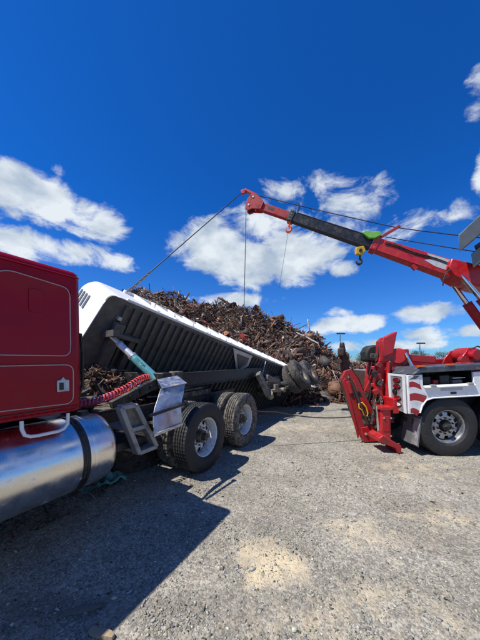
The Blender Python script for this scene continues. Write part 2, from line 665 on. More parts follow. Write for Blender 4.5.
    L(col, b.inputs['Base Color'])
    hgt = mth('ADD', mth('MULTIPLY', vo.outputs['Distance'], -.9), mth('ADD', mth('MULTIPLY', vo2.outputs['Distance'], -.5), mth('MULTIPLY', noise(120, 4), .5)))
    bp = nt.nodes.new('ShaderNodeBump')
    bp.inputs['Strength'].default_value = .5
    bp.inputs['Distance'].default_value = .012
    L(hgt, bp.inputs['Height'])
    L(bp.outputs[0], b.inputs['Normal'])
    me.materials.append(m)
    o = link('ground', me)
    o['kind'] = 'structure'
    return o


build_ground()


def mesh_np(name, v, f, col=None, m=None, smooth=False):
    """mesh from numpy: v (n,3), f (m,k), col per vertex (n,3)"""
    k = f.shape[1]
    me = bpy.data.meshes.new(name)
    me.vertices.add(len(v))
    me.vertices.foreach_set('co', np.ascontiguousarray(v, np.float32).ravel())
    me.loops.add(f.size)
    me.loops.foreach_set('vertex_index', np.ascontiguousarray(f, np.int32).ravel())
    me.polygons.add(len(f))
    me.polygons.foreach_set('loop_start', np.arange(0, f.size, k, dtype=np.int32))
    if smooth:
        me.polygons.foreach_set('use_smooth', np.ones(len(f), bool))
    if col is not None:
        a = me.color_attributes.new('tint', 'FLOAT_COLOR', 'POINT')
        a.data.foreach_set('color', np.hstack([col, np.ones((len(col), 1))]).astype(np.float32).ravel())
    me.update()
    me.validate()
    if m:
        me.materials.append(MATS[m])
    return me


def rot_batch(n, r):
    """n random rotation matrices"""
    q = r.normal(size=(n, 4))
    q /= np.linalg.norm(q, axis=1)[:, None]
    w, x, y, z = q.T
    return np.stack([np.stack([1 - 2 * (y * y + z * z), 2 * (x * y - z * w), 2 * (x * z + y * w)], -1),
                     np.stack([2 * (x * y + z * w), 1 - 2 * (x * x + z * z), 2 * (y * z - x * w)], -1),
                     np.stack([2 * (x * z - y * w), 2 * (y * z + x * w), 1 - 2 * (x * x + y * y)], -1)], 1)


def build_gravel():
    n = 75000
    rad = np.exp(rng.uniform(np.log(.75), np.log(13), n))
    ang = rng.uniform(-1.15, 1.15, n)
    x, y = rad * np.sin(ang), rad * np.cos(ang)
    s = np.exp(rng.normal(np.log(.0043), .48, n)) * (1 + rad * .10)
    s = np.clip(s, .003, .032)
    base = np.array([(1, 0, 0), (-1, 0, 0), (0, 1, 0), (0, -1, 0), (0, 0, 1), (0, 0, -1)], float)
    tri = np.array([(0, 2, 4), (2, 1, 4), (1, 3, 4), (3, 0, 4), (2, 0, 5), (1, 2, 5), (3, 1, 5), (0, 3, 5)])
    P = base[None] * rng.uniform(.6, 1.35, (n, 6, 1)) + rng.normal(0, .22, (n, 6, 3))
    P[..., 0] *= rng.uniform(.8, 1.5, (n, 1))
    P = np.einsum('nij,nkj->nki', rot_batch(n, rng), P)
    P[..., 2] *= .6
    P *= s[:, None, None]
    P[..., 0] += x[:, None]
    P[..., 1] += y[:, None]
    P[..., 2] += (ground_h(x, y) + s * .12)[:, None]
    f = (tri[None] + (np.arange(n) * 6)[:, None, None]).reshape(-1, 3)
    g = np.clip(rng.normal(.28, .10, n), .05, .62)
    c = np.stack([g * rng.uniform(.98, 1.08, n), g, g * rng.uniform(.72, .92, n)], -1)
    me = mesh_np('gravel', P.reshape(-1, 3), f, np.repeat(c, 6, 0), 'pebble')
    o = link('gravel', me)
    o['kind'] = 'stuff'
    tag(o, 'loose grey gravel chips strewn over the open yard', 'gravel')


build_gravel()


# ------------------------------------------------------------------ wheels (axis = local +X, outward)
def tyre_mesh(name, m, w=.28, ro=.52, ri=.295):
    h = w / 2
    prof = [(-h * .72, ri), (-h * .95, ri + .035), (-h, ri + .10), (-h * .96, ro - .07), (-h * .86, ro - .018), (-h * .78, ro)]
    n = 5
    for k in range(n):
        a = -h * .78 + 2 * h * .78 * (k + .0) / n
        b = -h * .78 + 2 * h * .78 * (k + 1.0) / n
        g = .008
        if k:
            prof += [(a - g, ro + .004), (a - g * .6, ro - .012), (a + g * .6, ro - .012), (a + g, ro + .004)]
    prof += [(h * .78, ro), (h * .86, ro - .018), (h * .96, ro - .07), (h, ri + .10), (h * .95, ri + .035), (h * .72, ri)]
    N = 128
    mb = MB().lathe(prof, N, closed=True)
    mcount = len(prof)
    out = []
    for i, p in enumerate(mb.v):
        seg, k = divmod(i, mcount)
        r = math.hypot(p[1], p[2])
        if r > ro - .03 and seg % 2 == 0 and k not in (4, mcount - 5):
            q = (r - .006) / r
            p = (p[0], p[1] * q, p[2] * q)
        out.append(p)
    mb.v = out
    return mb.mesh(name, m, 24)


def disc_with_holes(mb, x_r, holes=10, hole_ring=1, nseg=60):
    """spun sheet through (x, r) rings, leaving hand holes between rings hole_ring and hole_ring+1"""
    o = len(mb.v)
    m = len(x_r)
    per = nseg // holes
    for i in range(nseg):
        for x, r in x_r:
            mb.v.append((x, r * math.cos(2 * math.pi * i / nseg), r * math.sin(2 * math.pi * i / nseg)))
    for i in range(nseg):
        j = (i + 1) % nseg
        for k in range(m - 1):
            if k == hole_ring and (i % per) in (0, 1, 2):
                continue
            mb.f.append((o + i * m + k, o + i * m + k + 1, o + j * m + k + 1, o + j * m + k))
    return mb


def rim_mesh(name, m, w=.28, ri=.298, dish=-.02, concave=True):
    h = w / 2
    mb = MB().lathe([(-h * .74, ri + .012), (-h * .74, ri - .012), (-h * .3, ri - .035), (h * .3, ri - .035), (h * .66, ri - .016),
                     (h * .78, ri + .016), (h * .72, ri + .02), (h * .6, ri - .005), (h * .25, ri - .022), (-h * .3, ri - .022)], 60)
    d = dish
    rings = [(d - .02, ri - .03), (d + .01, ri - .055), (d + .03, ri - .115), (d + .03, .115), (d + .005, .105)] if concave else \
            [(d - .02, ri - .03), (d + .03, ri - .055), (d + .045, ri - .115), (d + .045, .115), (d + .03, .105)]
    disc_with_holes(mb, rings, 10 if concave else 8, 1)
    return mb.mesh(name, m, 30)


def hub_mesh(name, m, x0, length, r=.10):
    mb = MB().lathe([(x0 - .05, .02), (x0 - .05, r + .02), (x0, r + .015), (x0 + .02, r), (x0 + length * .6, r * .9), (x0 + length * .65, r * .6),
                     (x0 + length, r * .55), (x0 + length + .01, .01)], 24, closed=False)
    return mb.mesh(name, m, 30)


def lug_mesh(name, m, x, r=.14, n=10):
    mb = MB()
    for i in range(n):
        a = 2 * math.pi * i / n
        c = V(0, r * math.cos(a), r * math.sin(a))
        mb.cyl(c + V(x, 0, 0), c + V(x + .035, 0, 0), .016, .013, 6)
    return mb.mesh(name, m, 30)


W_TYRE = tyre_mesh('tyre', 'rubber')
W_TYRE_DUSTY = tyre_mesh('tyre_dusty', 'rubber_dusty')
W_TYRE_GREY = tyre_mesh('tyre_grey', 'rubber_grey')
W_RIM_OUT = rim_mesh('rim_dished', 'rim_white', dish=-.07)
W_RIM_ALU = rim_mesh('rim_alloy', 'disc_steel', dish=-.02, concave=False)
W_HUB_DARK = hub_mesh('hub', 'greasy', -.06, .16)
W_HUB_ALU = hub_mesh('hub_cap', 'dark_steel', .0, .13, .085)
W_LIP = MB().lathe([(.085, .285), (.112, .316), (.105, .325), (.06, .29), (.0, .272), (.0, .268)], 60).mesh('rim_lip', 'polished')
W_LUG = lug_mesh('lug_nuts', 'dusty_steel', -.045)
W_LUG_ALU = lug_mesh('lug_nuts_dark', 'dark_steel', .018)
W_RIM_DUSTY = rim_mesh('rim_dusty', 'dusty_steel', dish=-.07)


def wheel(parent, M, tyre=W_TYRE, rim=W_RIM_OUT, hub=W_HUB_DARK, lug=W_LUG, scale=1.0):
    lip = rim is W_RIM_ALU
    """wheel part (the rim) with tyre, hub and lug nuts under it"""
    w = link('wheel', rim, parent)
    w.matrix_local = M @ Matrix.Scale(scale, 4)
    link('tyre', tyre, w)
    if lip:
        link('rim_lip', W_LIP, w)
    if hub:
        link('hub', hub, w)
    if lug:
        link('lug_nut_ring', lug, w)['kind'] = 'stuff'
    return w


def text_mesh(txt, size, m, depth=.002):
    cu = bpy.data.curves.new('lettering', 'FONT')
    cu.body = txt
    cu.size = size
    cu.extrude = depth
    cu.align_x = 'CENTER'
    cu.align_y = 'CENTER'
    o = bpy.data.objects.new('tmp', cu)
    COL.objects.link(o)
    dg = bpy.context.evaluated_depsgraph_get()
    me = bpy.data.meshes.new_from_object(o.evaluated_get(dg))
    bpy.data.objects.remove(o)
    me.materials.clear()
    me.materials.append(MATS[m])
    return me


# ------------------------------------------------------------------ red highway tractor (local X = rearward, Y = away from camera)
TA = R(28.5)
TO = V(-1.37, 2.27, 0)
TROT = math.pi / 2 - TA


def TW(x, y, z):
    """tractor-local point to world"""
    return TO + V(math.sin(TA), math.cos(TA), 0) * x + V(-math.cos(TA), math.sin(TA), 0) * y + V(0, 0, z)


def build_tractor():
    t = thing('semi_truck', 'maroon red highway tractor with sleeper and long aluminium fuel tank, foreground left', 'truck', TO, TROT)
    LEAN = Matrix.Translation((0, .05, 1.24)) @ Matrix.Rotation(R(-1.6), 4, 'X') @ Matrix.Translation((0, -.05, -1.24))
    # sleeper shell with a rounded roof edge
    sec = round_poly([(.05, 1.24), (2.39, 1.24), (2.39, 2.5), (.05, 2.5)], .09, 5)
    sl = MB().prism([V(-1.75, p[0], p[1]) for p in sec], (1.75, 0, 0)).xf(LEAN).build('sleeper', 'maroon_paint', t, bevel=.045)
    # compartment doors as slightly proud panels with a pale trim line round each

    def door(pts, name):
        pp = round_poly(pts, .07, 6)
        d = MB().prism([V(p[0], .047, p[1]) for p in pp], (0, -.006, 0)).xf(LEAN).build(name, 'maroon_paint', sl, bevel=.002)
        MB().tube([V(p[0], .040, p[1]) for p in pp], .0042, 6, closed=True).xf(LEAN).build('door_trim', 'trim_line', sl)
        return d
    door([(-.62, 2.30), (-.52, 2.355), (-.10, 2.32), (-.10, 1.735), (-.62, 1.735)], 'upper_door')
    door([(-.85, 1.655), (-.08, 1.66), (-.085, 1.325), (-.85, 1.345)], 'lower_door')
    vp = round_poly([(-.40, 2.255), (-.30, 2.255), (-.30, 2.07), (-.40, 2.07)], .025, 4)
    MB().prism([V(p[0], .041, p[1]) for p in vp], (0, -.007, 0)).xf(LEAN).build('vent_cover', 'maroon_paint', sl, bevel=.003)
    lp = [(-.215, 1.435), (-.12, 1.435), (-.12, 1.53), (-.15, 1.535), (-.1675, 1.56), (-.185, 1.535), (-.215, 1.53)]
    la = MB().prism([V(p[0], .041, p[1]) for p in lp], (0, -.012, 0)).xf(LEAN).build('latch', 'galvanised', sl, bevel=.004)
    MB().box(-.200, -.165, .0285, .036, 1.45, 1.51).xf(LEAN).build('latch_paddle', 'black_paint', sl)
    MB().box(-.155, -.132, .0265, .033, 1.45, 1.515).xf(LEAN).build('latch_grip', 'galvanised', sl)
    MB().tube([V(-1.75, .046, 2.43), V(-.02, .046, 2.43)], .006, 6).xf(LEAN).build('drip_rail', 'maroon_paint', sl)
    MB().box(-1.75, -.012, .044, .0495, 1.297, 1.301).xf(LEAN).build('seam', 'black_paint', sl)
    for z in (1.80, 2.05, 2.28):
        MB().cyl((-.088, .043, z - .025), (-.088, .043, z + .025), .006, n=8).xf(LEAN).build('hinge_knuckle', 'maroon_paint', sl)
    # rivet row along the lower edge
    mb = MB()
    for k in range(14):
        x = -.03 - k * .05
        mb.cyl((x, .049, 1.272), (x, .043, 1.272), .007, .004, 8)
    mb.xf(LEAN).build('rivet_row', 'maroon_paint', sl)['kind'] = 'stuff'
    # rear wall details
    MB().box(.0, .03, .35, 2.1, 1.3, 1.38).xf(LEAN).build('rear_rail', 'dark_steel', sl)
    MB().tube([TP for TP in (V(.03, .25, 1.95), V(.09, .25, 1.95), V(.11, .25, 1.8), V(.11, .25, 1.45), V(.07, .28, 1.3), V(.02, .3, 1.25))], .016, 8).build('exhaust_hanger', 'dark_steel', t)
    # cab and hood ahead of the sleeper (out of frame, shades the ground)
    cs = [(-1.75, 1.15), (-1.75, 2.5), (-2.5, 2.5), (-2.95, 2.42), (-3.25, 1.75), (-3.25, 1.15)]
    cab = MB().prism([V(x, .12, z) for x, z in cs], (0, 2.2, 0)).build('cab', 'maroon_paint', t, bevel=.05)
    MB().prism([V(x, .117, z) for x, z in [(-1.95, 1.85), (-1.95, 2.3), (-2.75, 2.3), (-2.98, 1.85)]], (0, -.006, 0)).build('side_window', 'glass_dark', cab)
    MB().prism([V(-2.99, .25, 2.36), V(-3.24, .25, 1.82), V(-3.24, 2.2, 1.82), V(-2.99, 2.2, 2.36)], (-.012, 0, .006)).build('windscreen', 'glass_dark', cab)
    MB().prism([V(x, .45, z) for x, z in [(-3.25, .8), (-3.25, 1.72), (-4.9, 1.6), (-5.05, 1.4), (-5.05, .7)]], (0, 1.54, 0)).build('hood', 'maroon_paint', t, bevel=.08)
    fr = MB()
    arc = [(-4.25 + .62 * math.cos(a), .52 + .62 * math.sin(a)) for a in np.linspace(.1, math.pi - .1, 12)]
    arc += [(-4.25 + .56 * math.cos(a), .52 + .56 * math.sin(a)) for a in np.linspace(math.pi - .1, .1, 12)]
    for y in (.02, 2.06):
        MB().prism([V(x, y, z) for x, z in arc], (0, .38, 0)).build('front_fender', 'maroon_paint', t)
    # chassis rails and cross members
    for y in (.78, 1.58):
        MB().box(-5.0, 4.0, y, y + .08, .78, 1.02).build('chassis_rail', 'dark_steel', t)
    for x in (.5, 1.3, 2.5, 3.9):
        MB().box(x, x + .1, .86, 1.58, .82, .96).build('cross_member', 'greasy', t)
    MB().box(2.05, 2.95, .72, 1.72, 1.03, 1.12).build('fifth_wheel_base', 'greasy', t)
    fp = round_poly([(1.95, .75), (2.75, .75), (3.1, .95), (2.75, 1.08), (2.75, 1.36), (3.1, 1.5), (2.75, 1.69), (1.95, 1.69)], .12, 4)
    MB().prism([V(p[0], p[1], 1.13) for p in fp], (0, 0, .05)).build('fifth_wheel_plate', 'greasy', t, bevel=.01)
    MB().box(-.95, 1.15, .86, 1.58, .55, .78).build('gearbox_housing', 'greasy', t, bevel=.04)
    # fuel tank
    for side, y in (('near', .37), ('far', 2.07)):
        tk = MB()
        prof = [(-1.75, .03), (-1.75, .26), (-1.72, .325), (-1.68, .35), (.26, .35), (.31, .338), (.345, .31), (.36, .26), (.375, .03)]
        tk.lathe(prof, 64, closed=False)
        tank = tk.xf(Matrix.Translation((0, y, .79))).build('fuel_tank', 'aluminium', t, smooth=50)
        for x in (.03, -.62, -1.35):
            mb = MB()
            for xx in (x - .035, x + .0):
                mb.lathe([(xx, .349), (xx, .359), (xx + .026, .359), (xx + .026, .349)], 64)
            mb.xf(Matrix.Translation((0, y, .79))).build('tank_strap', 'dark_steel', tank)
        MB().lathe([(.10, .345), (.10, .352), (.118, .352), (.118, .345)], 64).xf(Matrix.Translation((0, y, .79))).build('weld_seam', 'aluminium', tank)
        for x in (.0, -.64):
            MB().box(x - .03, x + .07, y + (.2 if side == 'near' else -.45), y + (.45 if side == 'near' else -.2), .5, 1.0).build('tank_bracket', 'dark_steel', tank)
    # cap on the near tank
    MB().cyl((.2, .40, 1.13), (.2, .40, 1.175), .055, .05, 18).build('fuel_cap', 'dark_steel', t)
    # white grab loop under the sleeper
    g = [V(-.46, .02, 1.25), V(-.46, .015, 1.19), V(-.445, .01, 1.145), V(-.41, .01, 1.125), V(-.36, .01, 1.12), V(-.22, .01, 1.118), V(-.175, .01, 1.13), V(-.145, .015, 1.165), V(-.14, .02, 1.25)]
    MB().tube(g, .013, 10).build('grab_handle', 'white_paint', t)
    # step box between the tank and the drive wheels
    mb = MB()
    for (a, b, w) in [((.42, 1.20), (.65, .64), .055), ((.60, 1.20), (.91, .64), .055), ((.42, 1.195), (.60, 1.195), .05), ((.53, .93), (.745, .93), .05), ((.65, .645), (.91, .645), .05)]:
        mb.beam((a[0], .12, a[1]), (b[0], .12, b[1]), .09, w, up=(0, 1, 0) if False else (b[1] - a[1], 0, a[0] - b[0]))
    stp = mb.build('step_frame', 'step_alu', t, bevel=.008)
    MB().prism([V(.45, .14, 1.17), V(.585, .14, 1.17), V(.72, .14, .955), V(.55, .14, .955)], (0, .02, 0)).build('step_panel', 'dusty_steel', stp)
    for z, x0, x1 in ((.93, .54, .74), (.65, .66, .90)):
        MB().box(x0, x1, .165, .5, z - .02, z + .015).build('tread', 'step_alu', stp)
        mb = MB()
        for k in range(5):
            xx = x0 + .02 + k * (x1 - x0 - .05) / 4
            mb.box(xx, xx + .012, .17, .49, z + .015, z + .026)
        mb.build('tread_grip', 'step_alu', stp)['kind'] = 'stuff'
    MB().box(.45, 1.0, .2, .72, .70, .78).build('battery_tray', 'dark_steel', t)
    # stainless quarter fender ahead of the front drive tyres
    def fender_patch(dy=0.0, flip=False):
        bl, br, tr, tl_ = V(.72, -.05, .835), V(1.25, .0, .845), V(1.43, .06, 1.37), V(1.06, .14, 1.33)
        vv, ff = [], []
        n, m_ = 9, 5
        for d in (0, .008):
            for i_ in range(n):
                f_ = i_ / (n - 1)
                for k_ in range(m_):
                    g_ = k_ / (m_ - 1)
                    p_ = bl.lerp(br, g_).lerp(tl_.lerp(tr, g_), f_)
                    p_ += V(-.075 * math.sin(max(0, f_ - .1) / .9 * math.pi) * .9, .10 * max(0, f_ - .75) * 4 * .35 + d - .012 * math.sin(g_ * 7), 0)
                    if flip:
                        p_.y = 2.44 - p_.y
                    vv.append(p_)
        N_ = n * m_
        for i_ in range(n - 1):
            for k_ in range(m_ - 1):
                a = i_ * m_ + k_
                ff += [(a, a + 1, a + m_ + 1, a + m_), (a + N_, a + N_ + m_, a + N_ + m_ + 1, a + N_ + 1)]
        for i_ in range(n - 1):
            for k_ in (0, m_ - 1):
                a = i_ * m_ + k_
                ff.append((a, a + m_, a + m_ + N_, a + N_))
        for k_ in range(m_ - 1):
            for i_ in (0, n - 1):
                a = i_ * m_ + k_
                ff.append((a, a + 1, a + 1 + N_, a + N_))
        return MB().poly(vv, ff)
    qf = fender_patch().build('quarter_fender', 'fender_alu', t, smooth=40)
    ft = [V(1.045, .14, 1.335), V(1.43, .06, 1.375), V(1.50, .30, 1.465), V(1.15, .34, 1.43)]
    MB().prism(ft, (.0, .004, .008)).build('fender_top', 'fender_alu', qf)
    MB().beam((.715, -.065, .85), (1.252, -.018, .86), .022, .03).build('fender_lip', 'fender_alu', qf)
    MB().cyl((1.275, -.05, 1.125), (.70, -.02, 1.07), .02, n=12).build('fender_bracket', 'black_paint', qf)
    MB().cyl((1.26, -.045, 1.122), (1.295, -.055, 1.13), .034, n=12).build('bracket_foot', 'black_paint', qf)
    fender_patch(flip=True).build('quarter_fender', 'fender_alu', t, smooth=40)
    # drive wheels: two axles, twin tyres on each end
    Rn = Matrix.Rotation(-math.pi / 2, 4, 'Z')
    Rf = Matrix.Rotation(math.pi / 2, 4, 'Z')
    for x in (1.88, 3.20):
        for y, rot in ((.15, Rn), (2.29, Rf)):
            a = Matrix.Rotation(random.uniform(0, 6), 4, 'X')
            wheel(t, Matrix.Translation((x, y, .51)) @ rot @ a, W_TYRE if x < 2 else W_TYRE_DUSTY)
            yy = y + (.335 if y < 1 else -.335)
            wheel(t, Matrix.Translation((x, yy, .51)) @ (Rf if y < 1 else Rn) @ a, W_TYRE_DUSTY, hub=None, lug=None)
        MB().cyl((x, .25, .51), (x, 2.2, .51), .075, n=14).build('axle', 'greasy', t)
        MB().lathe([(-.2, .02), (-.19, .12), (-.1, .2), (.1, .2), (.19, .12), (.2, .02)], 20, closed=False).xf(Matrix.Translation((x, 1.22, .53))).build('differential', 'greasy', t)
        for y in (.83, 1.6):
            MB().box(x - .35, x + .35, y, y + .1, .62, .72).build('spring_pack', 'greasy', t)
    for y in (.15, 2.29):
        wheel(t, Matrix.Translation((-4.25, y, .51)) @ (Rn if y < 1 else Rf), W_TYRE, W_RIM_ALU, W_HUB_ALU, W_LUG_ALU)
    # red coiled air line drooping from the sleeper to the trailer, blue coil beside it

    def coil(p, turns, r, rr, name, m):
        n = turns * 12
        pts = []
        P = [Vector(q) for q in p]
        for i in range(n + 1):
            s = i / n * (len(P) - 1)
            k = min(int(s), len(P) - 2)
            f = s - k
            p0, p1, p2, p3 = P[max(k - 1, 0)], P[k], P[k + 1], P[min(k + 2, len(P) - 1)]
            c = .5 * ((2 * p1) + (p2 - p0) * f + (2 * p0 - 5 * p1 + 4 * p2 - p3) * f * f + (3 * p1 - p0 - 3 * p2 + p3) * f ** 3)
            tn = (p2 - p1).normalized()
            sd = tn.cross(V(0, 0, 1)).normalized()
            up = sd.cross(tn)
            a = 2 * math.pi * turns * i / n
            pts.append(c + (sd * math.cos(a) + up * math.sin(a)) * r)
        return MB().tube(pts, rr, 6).build(name, m, t, smooth=60)
    coil([V(.10, .78, 1.26), V(.35, .72, 1.20), V(.62, .66, 1.235), V(.92, .68, 1.32), V(1.30, .80, 1.43), V(1.7, .95, 1.42)], 34, .042, .0095, 'air_hose', 'red_hose')
    coil([V(.08, .92, 1.24), V(.3, .86, 1.19), V(.6, .84, 1.18), V(1.0, .95, 1.24), V(1.6, 1.1, 1.36)], 26, .036, .008, 'air_hose', 'blue_hose')
    MB().cyl((.02, .80, 1.27), (.1, .78, 1.26), .03, n=12).build('hose_coupling', 'blue_hose', t)
    # deck plate behind the cab
    MB().box(.10, 1.15, .8, 1.6, 1.025, 1.045).build('deck_plate', 'greasy', t)
    mb = MB()
    for (x, y, z, r) in [(.3, 1.0, 1.14, .09), (.55, 1.3, 1.12, .07)]:
        mb.cyl((x, y, z), (x + .35, y, z), r, n=14)
    mb.build('air_tank', 'greasy', t)
    return t


build_tractor()


# ------------------------------------------------------------------ overturned dump trailer
P1 = V(-2.09, 4.10, 2.78)
P2 = V(2.30, 9.80, 1.18)
BL = (P2 - P1).length
Lx = (P2 - P1).normalized()
N0 = Lx.cross(V(0, 0, 1)).normalized()
UP = N0.cross(Lx)
TH = R(65)
Wd = N0 * math.cos(TH) + UP * math.sin(TH)
Nn = UP * math.cos(TH) - N0 * math.sin(TH)
BM = Matrix(((Lx.x, -Wd.x, Nn.x, P1.x), (Lx.y, -Wd.y, Nn.y, P1.y), (Lx.z, -Wd.z, Nn.z, P1.z), (0, 0, 0, 1)))
BW, BH = 1.75, 1.40


def build_trailer():
    root = TW(4.5, 1.2, 0)
    t = thing('dump_trailer', 'overturned white dump trailer with dark ribbed underside, lying against the scrap pile', 'trailer', root)
    off = root

    def bb(mb, name, m, parent=t, bevel=0, smooth=30):
        return mb.xf(BM).build(name, m, parent, off, bevel, smooth)
    # wall shell: plan path with rounded front corners
    r = .22
    outer = [(BL, 0), (1.0, 0), (.75, 0), (.5, 0), (.35, 0)]
    outer += [(r - r * math.sin(a), r - r * math.cos(a)) for a in np.linspace(0, math.pi / 2, 7)]
    outer += [(r - r * math.cos(a), BW - r + r * math.sin(a)) for a in np.linspace(0, math.pi / 2, 7)]
    outer += [(BL, BW)]
    th = .05
    r2 = r - th
    inner = [(BL, th), (1.0, th), (.75, th), (.5, th), (.35, th)]
    inner += [(r - r2 * math.sin(a), r - r2 * math.cos(a)) for a in np.linspace(0, math.pi / 2, 7)]
    inner += [(r - r2 * math.cos(a), BW - r + r2 * math.sin(a)) for a in np.linspace(0, math.pi / 2, 7)]
    inner += [(BL, BW - th)]
    sh = .24
    outer = [(x_ - sh * y_ / BW if x_ < 1.2 else x_, y_) for x_, y_ in outer]
    inner = [(x_ - sh * y_ / BW if x_ < 1.2 else x_, y_) for x_, y_ in inner]
    n = len(outer)

    def tz(x):
        return BH * (1 - .32 * max(x, 0) / BL)

    def topz(x, y, z):
        d = math.hypot(max(0, .75 - x), 0) / .75 * max(0, 1 - y / .8)
        return tz(x) - .34 * d ** 2 if z > 0 else z
    vv = [V(x, y, topz(x, y, z)) for z in (0, BH) for x, y in outer] + [V(x, y, topz(x, y, z)) for z in (0, BH) for x, y in inner]
    ff = []
    for i in range(n - 1):
        ff += [(i, i + 1, n + i + 1, n + i), (2 * n + i, 3 * n + i, 3 * n + i + 1, 2 * n + i + 1),
               (n + i, n + i + 1, 3 * n + i + 1, 3 * n + i), (i, 2 * n + i, 2 * n + i + 1, i + 1)]
    for e in (0, n - 1):
        ff.append((e, n + e, 3 * n + e, 2 * n + e))
    body = bb(MB().poly(vv, ff), 'dump_body', 'white_dirty', smooth=35)
    # floor sheet closing the underside, with a turned-up near corner
    bb(MB().prism([V(x_, y_, -.006) for x_, y_ in round_poly([(.012, .012), (BL - .01, .012), (BL - .01, BW - .012), (.012 - .24, BW - .012)], .12, 5)], (0, 0, .05)), 'floor_sheet', 'underside', body)
    # ribs (floor cross members)
    pitch = .155
    k = 0
    x = .32
    rib = MB().box(-.02, .02, .09, BW - .12, -.07, .003).mesh('rib', 'underside')
    while x < BL - .15:
        o = link('rib', rib, body)
        o.matrix_local = Matrix.Translation(-off) @ BM @ Matrix.Translation((x, random.uniform(-.01, .01), random.uniform(-.012, .004)))
        x += pitch
    # white lower rail on the near side, cover strip at the front corner
    bb(MB().box(.30, BL, -.028, .02, -.012, .06), 'side_rail', 'white_dirty', body, .01)
    bb(MB().beam(V(.75, -.02, tz(.75) - .04), V(BL, -.02, tz(BL) - .04), .08, .11), 'top_rail', 'white_dirty', body, .012)
    for k in range(4):
        z = .60 + k * .155
        sp_ = round_poly([(.24, z), (.50, z), (.50, z + .075), (.24, z + .075)], .036, 4)
        bb(MB().prism([V(-.0015 - .24 * p[0] / BW, p[0], p[1]) for p in sp_], (-.012, 0, 0)), 'louver', 'grey_box', body)
    # side stakes on the near wall (deeper toward the top rail)
    stake = MB().prism([V(-.03, -.002, .07), V(-.03, -.04, .07), V(-.03, -.075, BH - .16), V(-.03, -.075, BH - .102), V(-.03, -.002, BH - .102)], (.06, 0, 0)).mesh('side_stake', 'white_dirty')
    for side in (0, 1):
        k = 0
        x = .95
        while x < BL - .1:
            o = link('side_stake', stake, body)
            M = BM @ Matrix.Translation((x, 0, 0))
            if side:
                M = BM @ Matrix.Translation((x, BW, 0)) @ Matrix.Rotation(math.pi, 4, 'Z')
            o.matrix_local = Matrix.Translation(-off) @ M @ Matrix.Diagonal((1, 1, tz(x) / BH, 1))
            x += .45
    # rolled tarp along the top rail
    tp = [V(x, -.01 + .012 * math.sin(x * 5), tz(x) + .05 + .01 * math.sin(x * 3.1)) for x in np.linspace(.75, BL - .1, 40)]
    bb(MB().tube(tp, .04, 10), 'rolled_tarp', 'black_paint', body)
    # hoist well and brackets on the underside near the front
    for (x, y, w, d, h) in [(.22, .4, .16, 1.1, .10), (.22, .55, .5, .07, .16), (.22, 1.2, .5, .07, .16), (.55, .55, .1, .72, .12)]:
        bb(MB().box(x, x + w, y, y + d, -.075 - h, -.002), 'hoist_bracket', 'underside', body, .006)
    bb(MB().box(.24, .30, .30, .36, -.10, -.001), 'bolt_plate', 'galvanised', body)
    # triangular mud guard and a hanging rod under the body
    g = [V(3.15, .06, -.09), V(4.02, .06, -.09), V(3.98, .36, -.15), V(3.62, .62, -.17)]
    bb(MB().prism(g, (0, .0, -.02)), 'splash_plate', 'galvanised', body)
    g2 = [V(3.36, .15, -.131), V(3.90, .15, -.131), V(3.86, .34, -.168), V(3.63, .50, -.186)]
    bb(MB().prism(g2, (0, .0, -.012)), 'splash_plate_face', 'underside', body)
    bb(MB().cyl((4.72, .05, -.12), (4.55, .75, -.42), .014, n=8), 'drop_rod', 'galvanised', body)
    bb(MB().cyl((4.56, .68, -.40), (4.53, .85, -.45), .035, n=8), 'rod_end', 'dusty_steel', body)
    # tailgate
    bb(MB().box(BL + .004, BL + .06, .02, BW - .02, .0, tz(BL) - .05), 'tailgate', 'white_dirty', body, .01)

    # hoist cylinder: three stages
    C0 = V(-1.20, 3.98, 1.30)
    ray = V((109 - 240) / 255, 1, (360 - 334) / 255)
    C1 = V(0, 0, 1.7) + ray * ((P1 - Nn * .16 - V(0, 0, 1.7)).dot(Nn) / ray.dot(Nn))
    d = C1 - C0
    cyl = MB().cyl(C0 + d * .0, C0 + d * .55, .068, n=24).build('hoist_cylinder', 'teal_paint', t, off)
    MB().cyl(C0 + d * .535, C0 + d * .57, .073, n=24).build('gland', 'galvanised', cyl, off)
    MB().cyl(C0 + d * .57, C0 + d * .80, .053, n=24).build('second_stage', 'pale_steel', cyl, off)
    MB().cyl(C0 + d * .775, C0 + d * .81, .057, n=24).build('gland', 'galvanised', cyl, off)
    MB().cyl(C0 + d * .81, C0 + d * 1.02, .036, n=20).build('third_stage', 'pale_steel', cyl, off)
    MB().beam(C0 + d * 1.0 - N0 * .25, C0 + d * 1.0 + N0 * .25, .1, .1).build('pivot_pin', 'underside', cyl, off)
    lt = text_mesh('CUSTOM', .052, 'ink', .003)
    lo = link('lettering', lt, cyl)
    mid = C0 + d * .40
    xax = d.normalized() * -1
    toc = (V(0, 0, 1.7) - mid)
    toc = (toc - xax * toc.dot(xax)).normalized()
    toc = (toc * .9 + xax.cross(toc) * -.2).normalized()
    yax = toc.cross(xax)
    lo.matrix_local = Matrix.Translation(-off) @ Matrix(((xax.x, yax.x, toc.x, mid.x + toc.x * .0675), (xax.y, yax.y, toc.y, mid.y + toc.y * .0675), (xax.z, yax.z, toc.z, mid.z + toc.z * .0675), (0, 0, 0, 1)))

    # twisted sub-frame: level over the fifth wheel, rolled at the axles
    def fp(x, y, z):
        k = min(max((x - 5.2) / 2.0, 0), 1)
        k = k * k * (3 - 2 * k)
        ph = R(33) * k
        yc, zc = 1.22, 1.36 - .66 * k * .55
        dy, dz = y - yc, z - 1.36
        return TW(x, yc + dy * math.cos(ph) + dz * math.sin(ph), zc - dy * math.sin(ph) + dz * math.cos(ph))

